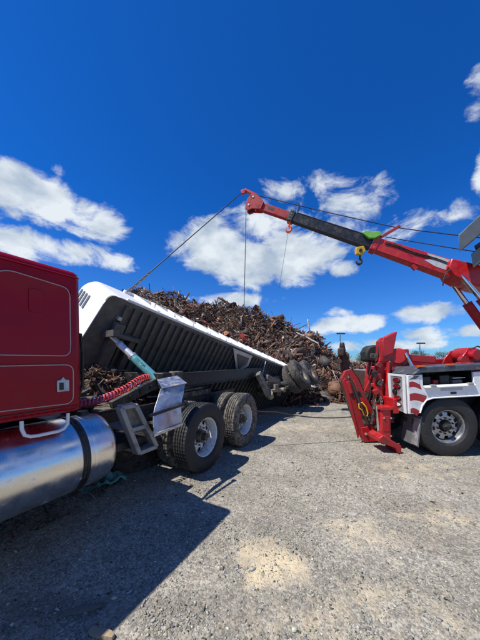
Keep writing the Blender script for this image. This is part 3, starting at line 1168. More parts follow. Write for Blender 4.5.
    def rail(y, name='frame_rail'):
        mb = MB()
        xs = np.linspace(1.62, 9.6, 34)
        vv, ff = [], []
        prof = [(-.05, -.13), (.05, -.13), (.05, .10), (-.05, .10)]
        for x in xs:
            for (a, b) in prof:
                bb_ = b
                vv.append(fp(x, y + a, 1.36 + bb_))
        for i in range(len(xs) - 1):
            for k in range(4):
                l = (k + 1) % 4
                ff.append((i * 4 + k, i * 4 + l, i * 4 + 4 + l, i * 4 + 4 + k))
        ff += [(3, 2, 1, 0), tuple(range(len(vv) - 4, len(vv)))]
        return mb.poly(vv, ff).build(name, 'dark_steel', t, off)
    for y in (.78, 1.66):
        r_ = rail(y)
        # flanges
        for dz in (-.135, .105):
            mb = MB()
            xs = np.linspace(1.62, 9.6, 34)
            vv, ff = [], []
            for x in xs:
                for (a, b) in [(-.085, 0), (.085, 0), (.085, .014), (-.085, .014)]:
                    vv.append(fp(x, y + a, 1.36 + dz + b - .007))
            for i in range(len(xs) - 1):
                for k in range(4):
                    l = (k + 1) % 4
                    ff.append((i * 4 + k, i * 4 + l, i * 4 + 4 + l, i * 4 + 4 + k))
            ff += [(3, 2, 1, 0), tuple(range(len(vv) - 4, len(vv)))]
            mb.poly(vv, ff).build('rail_flange', 'dark_steel', r_, off)
    for x in (1.7, 2.6, 3.6, 4.6, 5.6, 6.6, 7.6, 8.6, 9.5):
        MB().beam(fp(x, .84, 1.34), fp(x, 1.6, 1.34), .1, .16).build('cross_member', 'greasy', t, off)
    # draft arms sloping forward and down, black discs paint in the shade of their holes
    for y in (.76, 1.68):
        a, b = TW(1.66, y, 1.38), TW(.78, y + .02, 1.11)
        arm = MB().beam(a, b, .10, .17, w2=.08, h2=.10).build('draft_arm', 'arm_steel', t, off, .01)
        for s in (.3, .5, .7):
            c = a.lerp(b, s)
            nv = TW(0, -1, 0) - TW(0, 0, 0)
            MB().cyl(c + nv * .055, c + nv * .068, .035, n=12).build('dark_hole_disc', 'black_paint', arm, off)
    hb = MB().beam(TW(1.60, .60, 1.40), TW(1.60, 1.84, 1.40), .20, .20).build('head_beam', 'dark_steel', t, off, .012)
    MB().beam(TW(1.62, .592, 1.40), TW(1.62, .598, 1.40), .15, .15).build('tube_end', 'black_paint', hb, off)
    for y in (.5,):
        MB().beam(TW(1.80, .7, 1.42), TW(2.02, .7, 1.42), .14, .18).build('hinge_block', 'greasy', t, off, .02)

    # landing strut: dusty channel leaning off the frame
    st = MB().beam(TW(5.0, .60, 1.34), TW(5.32, .42, .72), .14, .20, up=(.4, 1, 0)).build('landing_leg', 'dusty_steel', t, off, .015)
    MB().cyl(TW(5.27, .38, .78), TW(5.40, .40, .66), .10, n=14).build('leg_foot', 'dusty_steel', st, off)
    # rear axles with twin tyres, rolled up on the near side
    fx = fp(8, 0, 1.36) - fp(8, 1, 1.36)        # outward (near) direction
    out = fx.normalized()
    fwd = (TW(1, 0, 0) - TW(0, 0, 0)).normalized()
    upv = out.cross(fwd)
    if upv.z < 0:
        upv = -upv
    for x in (7.15, 8.42):
        ax0, ax1 = fp(x, .12, .92), fp(x, 2.32, .92)
        MB().cyl(ax0, ax1, .065, n=14).build('axle', 'greasy', t, off)
        for s, base in ((1, ax0), (-1, ax1)):
            o_ = out * s
            for q in (0, .335):
                c = base - o_ * q
                xa = o_ if q == 0 else -o_
                ya = fwd
                za = xa.cross(ya)
                M = Matrix(((xa.x, ya.x, za.x, c.x - off.x), (xa.y, ya.y, za.y, c.y - off.y), (xa.z, ya.z, za.z, c.z - off.z), (0, 0, 0, 1)))
                wheel(t, M, W_TYRE_GREY, W_RIM_DUSTY, W_HUB_DARK if q == 0 else None, W_LUG if q == 0 else None, .98)
        for y in (.8, 1.64):
            MB().beam(fp(x - .5, y, 1.06), fp(x + .5, y, 1.06), .09, .10, up=tuple(upv)).build('spring_pack', 'dusty_steel', t, off)
            for dx in (-.52, .52):
                MB().beam(fp(x + dx, y, 1.24), fp(x + dx, y, 1.0), .12, .10, up=tuple(fwd)).build('spring_hanger', 'dusty_steel', t, off)
        # brake chambers and cam tubes
        for y in (.62, .98):
            MB().cyl(fp(x - .30, y, .86), fp(x - .12, y, .90), .085, n=16).build('brake_chamber', 'dusty_steel', t, off)
            MB().cyl(fp(x - .12, y, .90), fp(x + .1, y, .80), .02, n=8).build('push_rod', 'galvanised', t, off)
        MB().cyl(fp(x - .05, .55, .80), fp(x - .05, 1.2, .80), .03, n=10).build('cam_tube', 'dusty_steel', t, off)
    for k in range(6):
        x0 = 5.6 + k * .22
        p = [fp(x0 + .3 * j / 5 * (1 if k % 2 else -1), .75 + .1 * math.sin(j * 2 + k), 1.15 - .07 * j + .06 * math.sin(j * 1.7 + k)) for j in range(6)]
        MB().tube(p, .016, 6).build('air_line', 'dusty_steel' if k % 2 else 'black_paint', t, off)
    cr_ = random.Random(17)
    for k in range(26):
        c = fp(cr_.uniform(5.4, 7.0), cr_.uniform(.35, 1.1), cr_.uniform(.72, 1.22))
        Mx = Matrix.Translation(c) @ Matrix.Rotation(cr_.uniform(0, 3), 4, 'Z') @ Matrix.Rotation(cr_.uniform(-.8, .8), 4, 'X')
        if k % 3 == 0:
            MB().cyl(Mx @ V(-.12, 0, 0), Mx @ V(.12, 0, 0), cr_.uniform(.04, .11), n=14).build('brake_part', 'dusty_steel', t, off, .01)
        elif k % 3 == 1:
            MB().box(-.22, .22, -.03, .03, -.05, .05, Mx).build('suspension_link', ('dusty_steel', 'greasy')[k % 2], t, off, .01)
        else:
            MB().box(-.08, .08, -.07, .07, -.1, .1, Mx).build('suspension_bracket', ('dusty_steel', 'rust_dark')[k % 2], t, off, .015)
    MB().cyl(fp(5.95, .7, 1.05), fp(6.5, .7, 1.05), .13, n=18).build('air_tank', 'dusty_steel', t, off)
    MB().beam(fp(5.6, .62, 1.2), fp(6.4, .62, .95), .12, .16).build('stabiliser_beam', 'dusty_steel', t, off, .02)
    return t


build_trailer()


# ------------------------------------------------------------------ rotator wrecker (axis along world X, rear to the left)
WR = V(3.70, 4.47, 0)
BOOM_T = V(.29, 7.30, 6.18)     # boom tip
BOOM_B = V(5.46, 5.80, 3.50)    # where the boom leaves the frame


def pxw(px, py, Y):
    """helper for measured outlines: a point of the place at real depth Y"""
    return V((px - 240) / 255 * Y, Y, 1.7 - (py - 360) / 255 * Y)


def build_wrecker():
    t = thing('tow_truck', 'red and white rotator wrecker with raised black and red boom, at right', 'tow truck', WR)
    PITCH = Matrix.Translation((0, 0, .9)) @ Matrix.Rotation(R(-3.0), 4, 'Y') @ Matrix.Translation((0, 0, -.9))

    def bd(mb, name, m, parent=t, bevel=0, smooth=30):      # body part in wrecker-local coordinates
        return mb.xf(PITCH).build(name, m, parent, None, bevel, smooth)

    def wd(mb, name, m, parent=t, bevel=0, smooth=30):      # part given in world coordinates
        return mb.build(name, m, parent, WR, bevel, smooth)

    # ---- near side body panel with the wheel arch cut out
    xr, xe = -.74, 4.6
    panel = [(xr, .79), (xr, 1.47), (-.47, 1.47), (-.47, 1.27), (.42, 1.27), (.42, 1.47), (xe, 1.47), (xe, .70), (2.12, .70), (2.0, 1.0), (1.9, 1.065), (-.30, 1.065), (-.42, 1.03), (-.50, .95), (-.57, .79)]
    pan = bd(MB().prism([V(x, .0, z) for x, z in panel], (0, .04, 0)), 'side_panel', 'white_paint', t, .008)
    # striped flag graphic on the rear corner panel
    stripes = [('flag_white', 1.35, 1.465), ('flag_red', 1.255, 1.35), ('flag_white', 1.145, 1.255), ('flag_red', 1.02, 1.145), ('flag_white', .885, 1.02), ('flag_red', .80, .885)]

    def edge(z):      # right-hand limit follows the arch
        return -.50 if z > 1.27 else (-.48 + (1.27 - z) * .7 if z > 1.10 else -.36 - (1.10 - z) * .72)
    for m, z0, z1 in stripes:
        pts = []
        for k in range(9):
            f = k / 8
            x = -.715 + f * (edge(z0) + .715 - .03)
            pts.append((x, z0 + .018 * math.sin(f * 4.5) - .03 * f + .0))
        top = []
        for k in range(9):
            f = 1 - k / 8
            x = -.715 + f * (edge(z1) + .715 - .03)
            top.append((x, z1 + .018 * math.sin(f * 4.5) - .03 * f - .001))
        bd(MB().prism([V(x, -.0015, z) for x, z in pts + top], (0, -.003, 0)), 'stripe', m, pan)
    bd(MB().prism([V(x, -.0015, z) for x, z in [(-.715, 1.40), (-.62, 1.452), (-.53, 1.452), (-.6, 1.40)]], (0, -.006, 0)), 'blue_canton', 'bluegrey', pan)
    # white piping round the arch
    arch = [(-.555, .80), (-.505, .935), (-.43, 1.02), (-.31, 1.052), (.6, 1.054), (1.9, 1.05)]
    bd(MB().tube([V(x, -.006, z) for x, z in arch], .014, 8), 'arch_trim', 'white_paint', pan)
    # fold-down door lip with handles and faint print
    bd(MB().prism([V(-.47, -.002, 1.265), V(.42, -.002, 1.265), V(.42, -.045, 1.235), V(-.47, -.045, 1.235)], (0, 0, .012)), 'door_lip', 'white_paint', pan)
    for x in (-.37, .28):
        bd(MB().box(x, x + .10, -.05, -.005, 1.25, 1.29), 'door_hinge', 'galvanised', pan, .008)
    bd(MB().box(.0, .10, -.016, -.001, 1.10, 1.14), 'door_latch', 'black_paint', pan, .008)
    bd(MB().box(-.17, .22, -.0035, -.001, 1.165, 1.215), 'faded_decal', 'print_grey', pan)
    for x in (-.70, -.60, .5, .8, 1.1, 1.4):
        bd(MB().cyl((x, -.001, 1.455), (x, -.007, 1.455), .008, n=8), 'panel_bolt', 'galvanised', pan)
    bd(MB().box(-.69, -.58, -.006, -.001, .81, .835), 'reflector', 'red_lens', pan, .002)
    # open tool compartment
    mb = MB()
    mb.box(-.50, .44, .55, .58, 1.2, 1.5).box(-.50, -.47, .04, .55, 1.2, 1.5).box(.42, .45, .04, .55, 1.2, 1.5).box(-.47, .42, .04, .55, 1.2, 1.23)
    comp = bd(mb, 'tool_compartment', 'black_paint')
    for (x0, x1, z0, z1, m) in [(-.42, -.24, 1.24, 1.42, 'dark_steel'), (-.20, -.10, 1.24, 1.35, 'red_worn'), (-.08, .10, 1.24, 1.43, 'dark_steel'), (.15, .33, 1.24, 1.33, 'dusty_steel')]:
        bd(MB().box(x0, x1, .12, .4, z0, z1), 'stowed_gear', m, comp, .015)
    bd(MB().box(.14, .36, .10, .45, 1.36, 1.375), 'shelf', 'galvanised', comp)
    # deck with a blue-grey edge and marker lamps
    dk = bd(MB().prism([V(-.66, -.03, 1.478), V(-.50, -.03, 1.60), V(xe, -.03, 1.60), V(xe, -.03, 1.505), V(-.50, -.03, 1.505)], (0, .72, 0)), 'deck', 'bluegrey', t, .008)
    bd(MB().box(-.1, xe, .70, 2.45, 1.45, 1.52), 'deck_floor', 'dark_steel', dk)
    for x in (-.56, -.05, .9, 1.9):
        bd(MB().box(x, x + .12, -.045, .03, 1.602, 1.63), 'marker_lamp', 'amber_lens', dk, .008)
    # far panel, tail
    bd(MB().box(xr, xe, 2.40, 2.44, .8, 1.47), 'far_panel', 'white_paint', t)
    tail = bd(MB().box(xr - .012, xr + .03, .045, .56, .79, 1.48), 'tail_panel', 'galvanised', t, .01)
    bd(MB().box(xr - .02, xr - .013, .045, .12, .79, 1.48), 'tail_edge', 'white_paint', tail)
    bd(MB().box(xr - .02, xr - .013, .48, .56, .79, 1.48), 'tail_edge', 'white_paint', tail)
    bd(MB().box(xr - .02, xr - .013, .12, .48, 1.44, 1.48), 'tail_edge', 'white_paint', tail)

    def oval(y, z, a, b, m, name, d=.03):
        pts = [V(xr - .013, y + a * math.cos(k * math.pi / 12), z + b * math.sin(k * math.pi / 12)) for k in range(24)]
        o = bd(MB().prism(pts, (-.006, 0, 0)), name + '_bezel', 'black_paint' if m != 'polished' else 'polished', tail)
        pts = [V(xr - .0195, y + a * .82 * math.cos(k * math.pi / 12), z + b * .74 * math.sin(k * math.pi / 12)) for k in range(24)]
        bd(MB().prism(pts, (-d * .5, 0, 0)), name, m, tail, .004)
    for z, m in ((1.36, 'red_lens'), (1.245, 'red_lens'), (1.03, 'red_lens')):
        oval(.29, z, .115, .048, m, 'tail_lamp')
    oval(.36, 1.14, .075, .06, 'black_paint', 'socket')
    oval(.29, .915, .115, .042, 'flag_white', 'reverse_lamp')
    MB().box(-.72, -.66, .60, 2.40, .85, 1.44).build('rear_bulkhead', 'rust_dark', t)
    # chassis
    for y in (.85, 1.55):
        MB().box(-.9, 9.5, y, y + .09, .75, 1.02).build('chassis_rail', 'dark_steel', t)
    MB().box(-.7, 2.4, .62, .66, .55, 1.0).build('inner_wheel_well', 'black_paint', t)
    # wheels
    Rn = Matrix.Rotation(-math.pi / 2, 4, 'Z')
    Rf = Matrix.Rotation(math.pi / 2, 4, 'Z')
    for x in (0.0, 1.36):
        for y, rot in ((.16, Rn), (2.28, Rf)):
            wheel(t, Matrix.Translation((x, y, .515)) @ rot @ Matrix.Rotation(.3 + x, 4, 'X'), W_TYRE, W_RIM_ALU, W_HUB_ALU, W_LUG_ALU)
            wheel(t, Matrix.Translation((x, y + (.33 if y < 1 else -.33), .515)) @ (Rf if y < 1 else Rn), W_TYRE, hub=None, lug=None)
        MB().cyl((x, .25, .515), (x, 2.2, .515), .08, n=14).build('axle', 'greasy', t)
    for y, rot in ((.16, Rn), (2.28, Rf)):
        wheel(t, Matrix.Translation((7.6, y, .515)) @ rot, W_TYRE, W_RIM_ALU, W_HUB_ALU, W_LUG_ALU)
    # mud flap behind the rear tyre
    fl = MB().prism([V(-.50, .03, .70), V(-.50, .50, .70), V(-.56, .50, .16), V(-.56, .03, .16)], (.012, 0, 0)).build('mud_flap', 'grey_box', t)
    MB().prism([V(-.512, .03, .66), V(-.512, .19, .66), V(-.568, .19, .18), V(-.568, .03, .18)], (-.006, 0, 0)).build('flap_stripe', 'galvanised', fl)
    MB().prism([V(-.60, 1.86, .74), V(-.60, 2.42, .74), V(-.66, 2.42, .14), V(-.66, 1.86, .14)], (.012, 0, 0)).build('mud_flap', 'galvanised', t)
    # cab (out of frame)
    cab = MB().prism([V(x, .05, z) for x, z in [(5.0, .9), (5.0, 2.75), (6.5, 2.8), (7.0, 2.7), (7.25, 1.85), (8.6, 1.6), (8.75, .75), (8.1, .6), (7.1, .6), (6.9, .9)]], (0, 2.35, 0)).build('cab', 'white_paint', t, bevel=.06)
    MB().prism([V(x, .046, z) for x, z in [(5.4, 1.9), (5.4, 2.55), (6.85, 2.55), (7.05, 1.9)]], (0, -.006, 0)).build('side_window', 'glass_dark', cab)

    # ---- winch and red gear on the deck
    wn_ = wd(MB().cyl((4.66, 5.10, 1.80), (4.66, 5.45, 1.80), .15, n=22), 'deck_winch', 'red_worn', t)
    wp = [(-.33, 0), (-.27, .14), (-.15, .29), (.05, .33), (.20, .25), (.33, .1), (.34, 0)]
    for y in (5.06, 5.46):
        wd(MB().prism([V(4.66 + x, y, 1.60 + z) for x, z in wp], (0, .04, 0)), 'winch_cheek', 'red_paint', wn_, .01)
    wd(MB().cyl((4.60, 5.05, 1.81), (4.60, 4.93, 1.80), .10, n=18), 'winch_motor', 'red_paint', wn_)
    wd(MB().cyl((4.42, 5.0, 1.70), (4.42, 5.1, 1.70), .08, n=16), 'winch_motor', 'red_worn', wn_)
    wd(MB().beam((4.30, 5.04, 1.63), (5.0, 5.04, 1.63), .12, .06), 'winch_base', 'red_worn', wn_, .01)
    wd(MB().beam((4.74, 5.02, 1.88), (4.93, 5.02, 1.64), .05, .07), 'winch_brace', 'red_paint', wn_)
    wd(MB().tube([V(4.5, 5.0, 1.9), V(4.62, 4.96, 1.97), V(4.8, 4.97, 1.90), V(4.86, 5.0, 1.72)], .014, 6), 'hydraulic_hose', 'rubber', wn_)
    # long red under-boom lying along the deck centre
    wd(MB().beam((2.98, 5.7, 1.52), (6.6, 5.7, 1.62), .45, .34), 'underlift_boom', 'red_paint', t, .02)
    wd(MB().beam((3.0, 5.25, 1.78), (4.0, 5.25, 1.70), .10, .14), 'deck_brace', 'red_paint', t, .01)
    # ---- tail mast and wheel lift (measured at their own depths)
    Y = 5.15
    mast = wd(MB().prism([pxw(*p, Y) for p in [(381, 352), (393, 352), (394.5, 372), (392, 413), (387, 436), (379, 436), (376, 405), (377, 372)]], (0, .14, 0)), 'tail_mast', 'red_paint', t, .012)
    wd(MB().prism([pxw(*p, 5.75) for p in [(372, 352), (382, 350), (384, 372), (382, 413), (378, 432), (368, 432), (366, 405), (368, 372)]], (0, .14, 0)), 'tail_mast', 'red_paint', t, .012)
    wd(MB().prism([pxw(*p, Y) for p in [(391, 350), (409, 349), (410, 358), (404, 372), (395, 373)]], (0, .55, 0)), 'mast_gusset', 'red_paint', mast, .015)
    wd(MB().prism([pxw(*p, Y - .06) for p in [(383.5, 338), (397.5, 331.5), (393.5, 353), (383, 357)]], (-.03, .10, 0)), 'mast_fin', 'red_paint', mast, .01)
    wd(MB().prism([pxw(*p, Y - .05) for p in [(382, 341), (386, 337), (386, 357), (381.5, 362)]], (-.01, .22, 0)), 'mast_fin', 'red_worn', mast, .01)
    wd(MB().cyl(pxw(405, 353, 5.0), pxw(413, 368, 5.0), .03, n=12), 'deck_rod', 'chrome_rod', mast)
    wd(MB().cyl(pxw(398, 356, 5.1), pxw(398, 356, 5.6), .16, n=20), 'mast_drum', 'red_paint', mast, .02)
    # rubber rope guard
    rg = MB()
    rp = [(366, 352), (369, 346.5), (375, 344.5), (380, 346), (380, 360), (375, 363), (366.5, 361)]
    wd(rg.prism([pxw(*p, 5.45) for p in rp], (0, .3, 0)), 'rope_guard', 'rubber', mast, .04)
    # hydraulic cylinders, ladder-like rungs, hoses
    wd(MB().cyl(pxw(388.5, 362, 5.08), pxw(387, 400, 5.08), .035, n=14), 'lift_cylinder', 'red_paint', mast)
    wd(MB().cyl(pxw(387, 400, 5.08), pxw(386, 424, 5.08), .02, n=12), 'lift_rod', 'chrome_rod', mast)
    for p in ((389, 362), (382, 380), (390, 380), (381, 400), (388, 412), (381, 366)):
        wd(MB().cyl(pxw(*p, Y - .03), pxw(*p, Y + .02), .026, n=12), 'pin', 'dusty_steel', mast)
    for py in (368, 385, 402, 420):
        wd(MB().beam(pxw(371, py, 5.3), pxw(394, py + 1, 5.08), .05, .07), 'cross_bar', 'red_worn', mast, .008)
    wd(MB().beam(pxw(371, 425, 5.5), pxw(383, 366, 5.5), .10, .12), 'lift_link', 'red_worn', mast, .01)
    wd(MB().beam(pxw(366, 392, 5.35), pxw(380, 362, 5.35), .06, .10), 'lift_link', 'red_worn', mast, .01)
    for k, pts in enumerate([[(379, 346), (377, 360), (374, 372), (376, 388), (372, 402), (374, 416)], [(383, 352), (380, 366), (377, 380), (378, 396), (380, 410)],
                             [(372, 362), (369, 376), (371, 392), (368, 404), (371, 420)], [(376, 364), (379, 378), (376, 398), (379, 420), (374, 434)]]):
        wd(MB().tube([pxw(*p, 5.2 + .05 * k) for p in pts], .012, 6), 'hydraulic_hose', 'rubber', mast, 0, 60)
    for k in range(9):
        py = 356 + k * 9
        px_ = 373.5 + (k * 5) % 9
        wd(MB().box(-.05, .05, -.04, .04, -.05, .05, Matrix.Translation(pxw(px_, py, 5.12 - .01 * (k % 3))) @ Matrix.Rotation(k * .7, 4, 'Y')), 'valve_block' if k % 2 else 'bracket', ('greasy', 'red_worn', 'dark_steel')[k % 3], mast, .008)
    wd(MB().prism([pxw(*p, 5.11) for p in [(377, 376), (381, 372), (383, 396), (379, 399)]], (0, .03, 0)), 'link_plate', 'red_worn', mast, .006)
    wd(MB().prism([pxw(*p, 5.42) for p in [(364, 392), (377, 364), (381, 366), (374, 396), (378, 426), (371, 426)]], (0, .05, 0)), 'back_plate', 'greasy', mast, .006)
    wd(MB().cyl(pxw(372, 424, 5.18), pxw(378, 386, 5.18), .032, n=12), 'tilt_cylinder', 'greasy', mast)
    wd(MB().cyl(pxw(378, 386, 5.18), pxw(380.5, 370, 5.18), .018, n=12), 'tilt_rod', 'chrome_rod', mast)
    for k in range(11):
        c = pxw(381 + .5 * math.sin(k), 398 + k * 2.6, 5.06)
        wd(MB().tube([c + V(.016 * math.cos(a), .012 * math.sin(a) * (k % 2), .03 * math.sin(a)) for a in np.linspace(0, 6.28, 11)[:-1]], .007, 5, closed=True), 'chain_link', 'dusty_steel', mast, 0, 60)
    # folded wheel lift arm leaning back
    Y = 5.25
    lift = wd(MB().prism([pxw(*p, Y) for p in [(341.5, 379), (345, 371), (351, 369), (358, 378), (368, 400), (386, 431), (384, 441), (364, 442), (358, 430)]], (0, .09, 0)), 'wheel_lift', 'red_worn', t, .012)
    wd(MB().prism([pxw(*p, Y + .36) for p in [(342.5, 379), (346, 371), (352, 369), (359, 378), (368, 400), (384, 428), (382, 436), (363, 437), (358, 428)]], (0, .09, 0)), 'lift_plate', 'red_paint', lift, .012)
    wd(MB().prism([pxw(*p, Y + .1) for p in [(343, 382), (347, 372), (350, 372), (358, 392), (377, 432), (368, 438), (360, 430)]], (0, .25, 0)), 'lift_core', 'greasy', lift, .01)
    wd(MB().prism([pxw(*p, Y - .012) for p in [(352, 384), (357, 384), (372, 418), (380, 434), (372, 437), (364, 425)]], (0, .012, 0)), 'lift_slide', 'greasy', lift, .004)
    wd(MB().cyl(pxw(351, 380, Y - .05), pxw(368, 424, Y - .05), .026, n=12), 'lift_ram', 'rust_dark', lift)
    wd(MB().tube([pxw(*p, Y - .05) for p in [(349, 374), (352, 388), (356, 400), (361, 412), (372, 420), (377, 410)]], .011, 6), 'hydraulic_hose', 'rubber', lift)
    wd(MB().prism([pxw(*p, Y - .03) for p in [(361, 428), (380, 424), (386, 434), (385, 441), (364, 442)]], (0, .03, 0)), 'lift_shoe', 'red_paint', lift, .006)
    wd(MB().prism([pxw(*p, Y - .02) for p in [(343, 381), (345.5, 378), (359.5, 436), (358, 439), (355, 427)]], (0, .02, 0)), 'lift_flange', 'red_worn', lift, .004)
    wd(MB().prism([pxw(*p, Y - .035) for p in [(346, 382), (355, 380), (359, 391), (350, 394)]], (0, .03, 0)), 'lift_collar', 'red_paint', lift, .006)
    wd(MB().prism([pxw(*p, Y - .03) for p in [(356, 398), (363, 398), (370, 412), (361, 416)]], (0, .028, 0)), 'lift_collar', 'red_paint', lift, .006)
    # crossbar pivot at the top, rusty and dark
    hd = wd(MB().beam(pxw(346, 375, 5.45), pxw(343, 352, 5.45), .16, .15), 'pivot_post', 'rust_dark', lift, .03)
    wd(MB().beam(pxw(341, 352, 5.25), pxw(341, 353, 6.05), .13, .17), 'crossbar', 'rust_dark', hd, .03)
    wd(MB().beam(pxw(346.5, 356, 5.35), pxw(346.5, 357, 5.75), .11, .13), 'crossbar_stop', 'rust_dark', hd, .03)
    wd(MB().beam(pxw(342.5, 352, 5.45), pxw(342, 342.5, 5.45), .13, .12, w2=.09, h2=.08), 'pivot_cap', 'dark_steel', hd, .025)
    wd(MB().cyl(pxw(339.5, 361, 5.3), pxw(339.5, 361, 5.55), .05, n=10), 'pivot_pin', 'rust_dark', hd)
    for p in ((349, 377), (360, 404), (378, 432), (366, 434)):
        wd(MB().cyl(pxw(*p, Y - .05), pxw(*p, Y + .03), .026, n=12), 'pin', 'dusty_steel', lift)
    # yellow warning decal loops
    yl = [pxw(*p, 5.19) for p in [(359, 404), (362, 402.5), (366, 407), (368, 413), (367, 416.5), (364, 415), (362, 410), (359, 408)]]
    wd(MB().tube(yl, .015, 8, closed=True), 'tow_hook', 'yellow_paint', lift, 0, 60)
    yl = [pxw(*p, 5.16) for p in [(377, 391), (380, 389), (381.5, 396), (379, 404), (376, 406), (375.5, 399)]]
    wd(MB().tube(yl, .012, 8, closed=True), 'chain_hook', 'yellow_paint', mast, 0, 60)
    # stabiliser leg and foot
    leg = wd(MB().box(2.665, 2.83, 4.78, 4.95, .20, .78), 'stabiliser_leg', 'red_paint', t, .012)
    wd(MB().box(2.63, 2.865, 4.75, 4.98, .76, .83), 'leg_collar', 'red_paint', leg, .012)
    wd(MB().box(2.70, 2.80, 4.771, 4.781, .36, .64), 'leg_plate', 'red_worn', leg, .004)
    wd(MB().prism([V(2.52, 4.62, .28), V(2.60, 4.62, .34), V(2.84, 4.62, .19), V(2.93, 4.62, .14), V(2.93, 4.62, .0), V(2.86, 4.62, .01), V(2.82, 4.62, .10), V(2.52, 4.62, .21)], (0, .40, 0)), 'stabiliser_foot', 'red_worn', leg, .012)
    for (px_, py_) in ((384, 418), (391, 418), (384, 436), (391, 436)):
        wd(MB().cyl(pxw(px_, py_, 4.76), pxw(px_, py_, 4.79), .018, n=10), 'leg_bolt', 'dusty_steel', leg)
    wd(MB().cyl(V(2.62, 4.9, .82), V(2.66, 4.88, .30), .028, n=10), 'leg_ram', 'chrome_rod', leg)
    wd(MB().box(2.86, 2.97, 4.75, 6.6, .70, .98), 'rear_cross_beam', 'red_paint', t, .012)

    # ---- rotator turret and boom
    d = (BOOM_B - BOOM_T)
    dn = d.normalized()
    side = dn.cross(V(0, 0, 1)).normalized()
    up = side.cross(dn)
    if up.z < 0:
        up = -up

    def bp(s, a=0.0, b=0.0):
        return BOOM_T + d * s + side * a + up * b
    wd(MB().cyl((6.75, 5.62, 1.6), (6.75, 5.62, 2.1), .62, n=36), 'turret_base', 'red_paint', t, .02)
    tur = wd(MB().prism([V(6.2, 5.3, 2.1), V(7.4, 5.3, 2.1), V(7.5, 5.3, 3.2), V(7.0, 5.3, 3.7), V(6.4, 5.3, 3.2)], (0, .7, 0)), 'turret', 'red_paint', t, .03)
    base = wd(MB().beam(bp(.587), bp(1.32), .25, .29, w2=.36, h2=.46, up=tuple(up)), 'boom_base', 'red_paint', t, .015)
    wd(MB().beam(bp(.585), bp(.61), .29, .33, up=tuple(up)), 'boom_collar', 'red_paint', base, .012)
    sec2 = wd(MB().beam(bp(.205), bp(.584), .20, .23, w2=.225, h2=.265, up=tuple(up)), 'boom_section', 'black_paint', t, .015)
    wd(MB().beam(bp(.203), bp(.228), .24, .28, up=tuple(up)), 'boom_collar', 'boom_wear', sec2, .012)
    sec1 = wd(MB().beam(bp(.035), bp(.203), .17, .20, up=tuple(up)), 'boom_section', 'red_worn', t, .015)
    for s in (-1, 1):
        wd(MB().prism([bp(.095, s * .0865, .05), bp(.125, s * .0865, .05), bp(.13, s * .0865, -.02), bp(.10, s * .0865, -.02)], tuple(side * s * .004)), 'boom_decal', 'ink', sec1)
        # pale chevron panel on the red base section
        wd(MB().prism([bp(q, s * (.1265 + .0751 * (q - .587)), b) for q, b in ((.785, .145), (.93, .165), (.94, .0), (.87, -.08), (.835, -.08), (.79, -.02), (.81, .05))], tuple(side * s * .004)), 'boom_panel', 'print_grey', base)
        wd(MB().prism([bp(q, s * (.1265 + .0751 * (q - .587)), b) for q, b in ((.66, .14), (.69, .14), (.755, .01), (.74, -.03))], tuple(side * s * .004)), 'boom_stripe', 'red_worn', base)
    # boom head with sheaves
    hpl = [(.07, -.10), (.07, .10), (.025, .24), (-.002, .23), (-.014, .05), (-.004, -.22), (.013, -.25), (.028, -.17)]
    for nm, a in (('boom_head', -.12), ('head_plate', .085)):
        wd(MB().prism([bp(q, a, b) for q, b in hpl], tuple(side * .04)), nm, 'red_worn', sec1, .01)
    for (q, b, r) in ((.006, -.10, .10), (.010, .14, .09)):
        wd(MB().cyl(bp(q, -.08, b), bp(q, .08, b), r, n=24), 'sheave', 'dark_steel', sec1)
        wd(MB().cyl(bp(q, -.14, b), bp(q, .14, b), .026, n=12), 'sheave_pin', 'galvanised', sec1)
    wd(MB().beam(bp(.02, 0, .24), bp(-.05, 0, .29), .16, .07, up=tuple(up), w2=.14, h2=.06), 'head_guide', 'red_paint', sec1, .01)
    wd(MB().beam(bp(-.045, 0, .30), bp(-.066, 0, .20), .12, .06, up=tuple(side)), 'head_guide', 'red_paint', sec1, .01)
    # rope guides
    wd(MB().tube([bp(.235, .05, .11), bp(.232, .05, .27), bp(.222, .05, .38)], .018, 8), 'rope_guide', 'black_paint', sec2)
    for s, l in ((.61, .42), (.955, .50), (.985, .46)):
        wd(MB().beam(bp(s - .01, .1, .14), bp(s + .04, .1, .14 + l), .06, .05, up=tuple(side)), 'rope_guide', 'red_worn', base, .006)
    for a, b in ((.145, .08), (.145, .05)):
        wd(MB().tube([bp(q, a + .03 * (q - .6), b + .012 * math.sin(q * 40)) for q in np.linspace(.63, .88, 14)], .011, 6), 'hydraulic_hose', 'rubber', base, 0, 60)
    for q in (.598, .215):
        w_ = .145 if q > .5 else .12
        for b in (-.11, -.035, .04, .11):
            wd(MB().cyl(bp(q, w_ - .005, b), bp(q, w_ + .012, b), .014, n=8), 'collar_bolt', 'dusty_steel', base if q > .5 else sec2)
    for q0, q1, w_, h_, p_, m_ in ((.62, .875, .128, -.147, base, 'red_worn'), (.24, .57, .102, -.116, sec2, 'boom_wear'), (.24, .57, .102, .116, sec2, 'boom_wear'), (.075, .20, .087, -.096, sec1, 'red_worn')):
        wd(MB().tube([bp(q, w_ + (.020 if p_ is base else .012) * (q - q0) / (q1 - q0), h_ * (1 + .1 * (q - q0) / (q1 - q0))) for q in np.linspace(q0, q1, 6)], .011, 6), 'weld_seam', m_, p_, 0, 60)
    # green rope sheave cover at the collar
    gp = [(.53, .11), (.537, .17), (.595, .26), (.603, .19), (.585, .07), (.565, .03)]
    wd(MB().prism([bp(s, .12, b) for s, b in gp], tuple(side * .08)), 'sheave_cover', 'green_paint', base, .015)
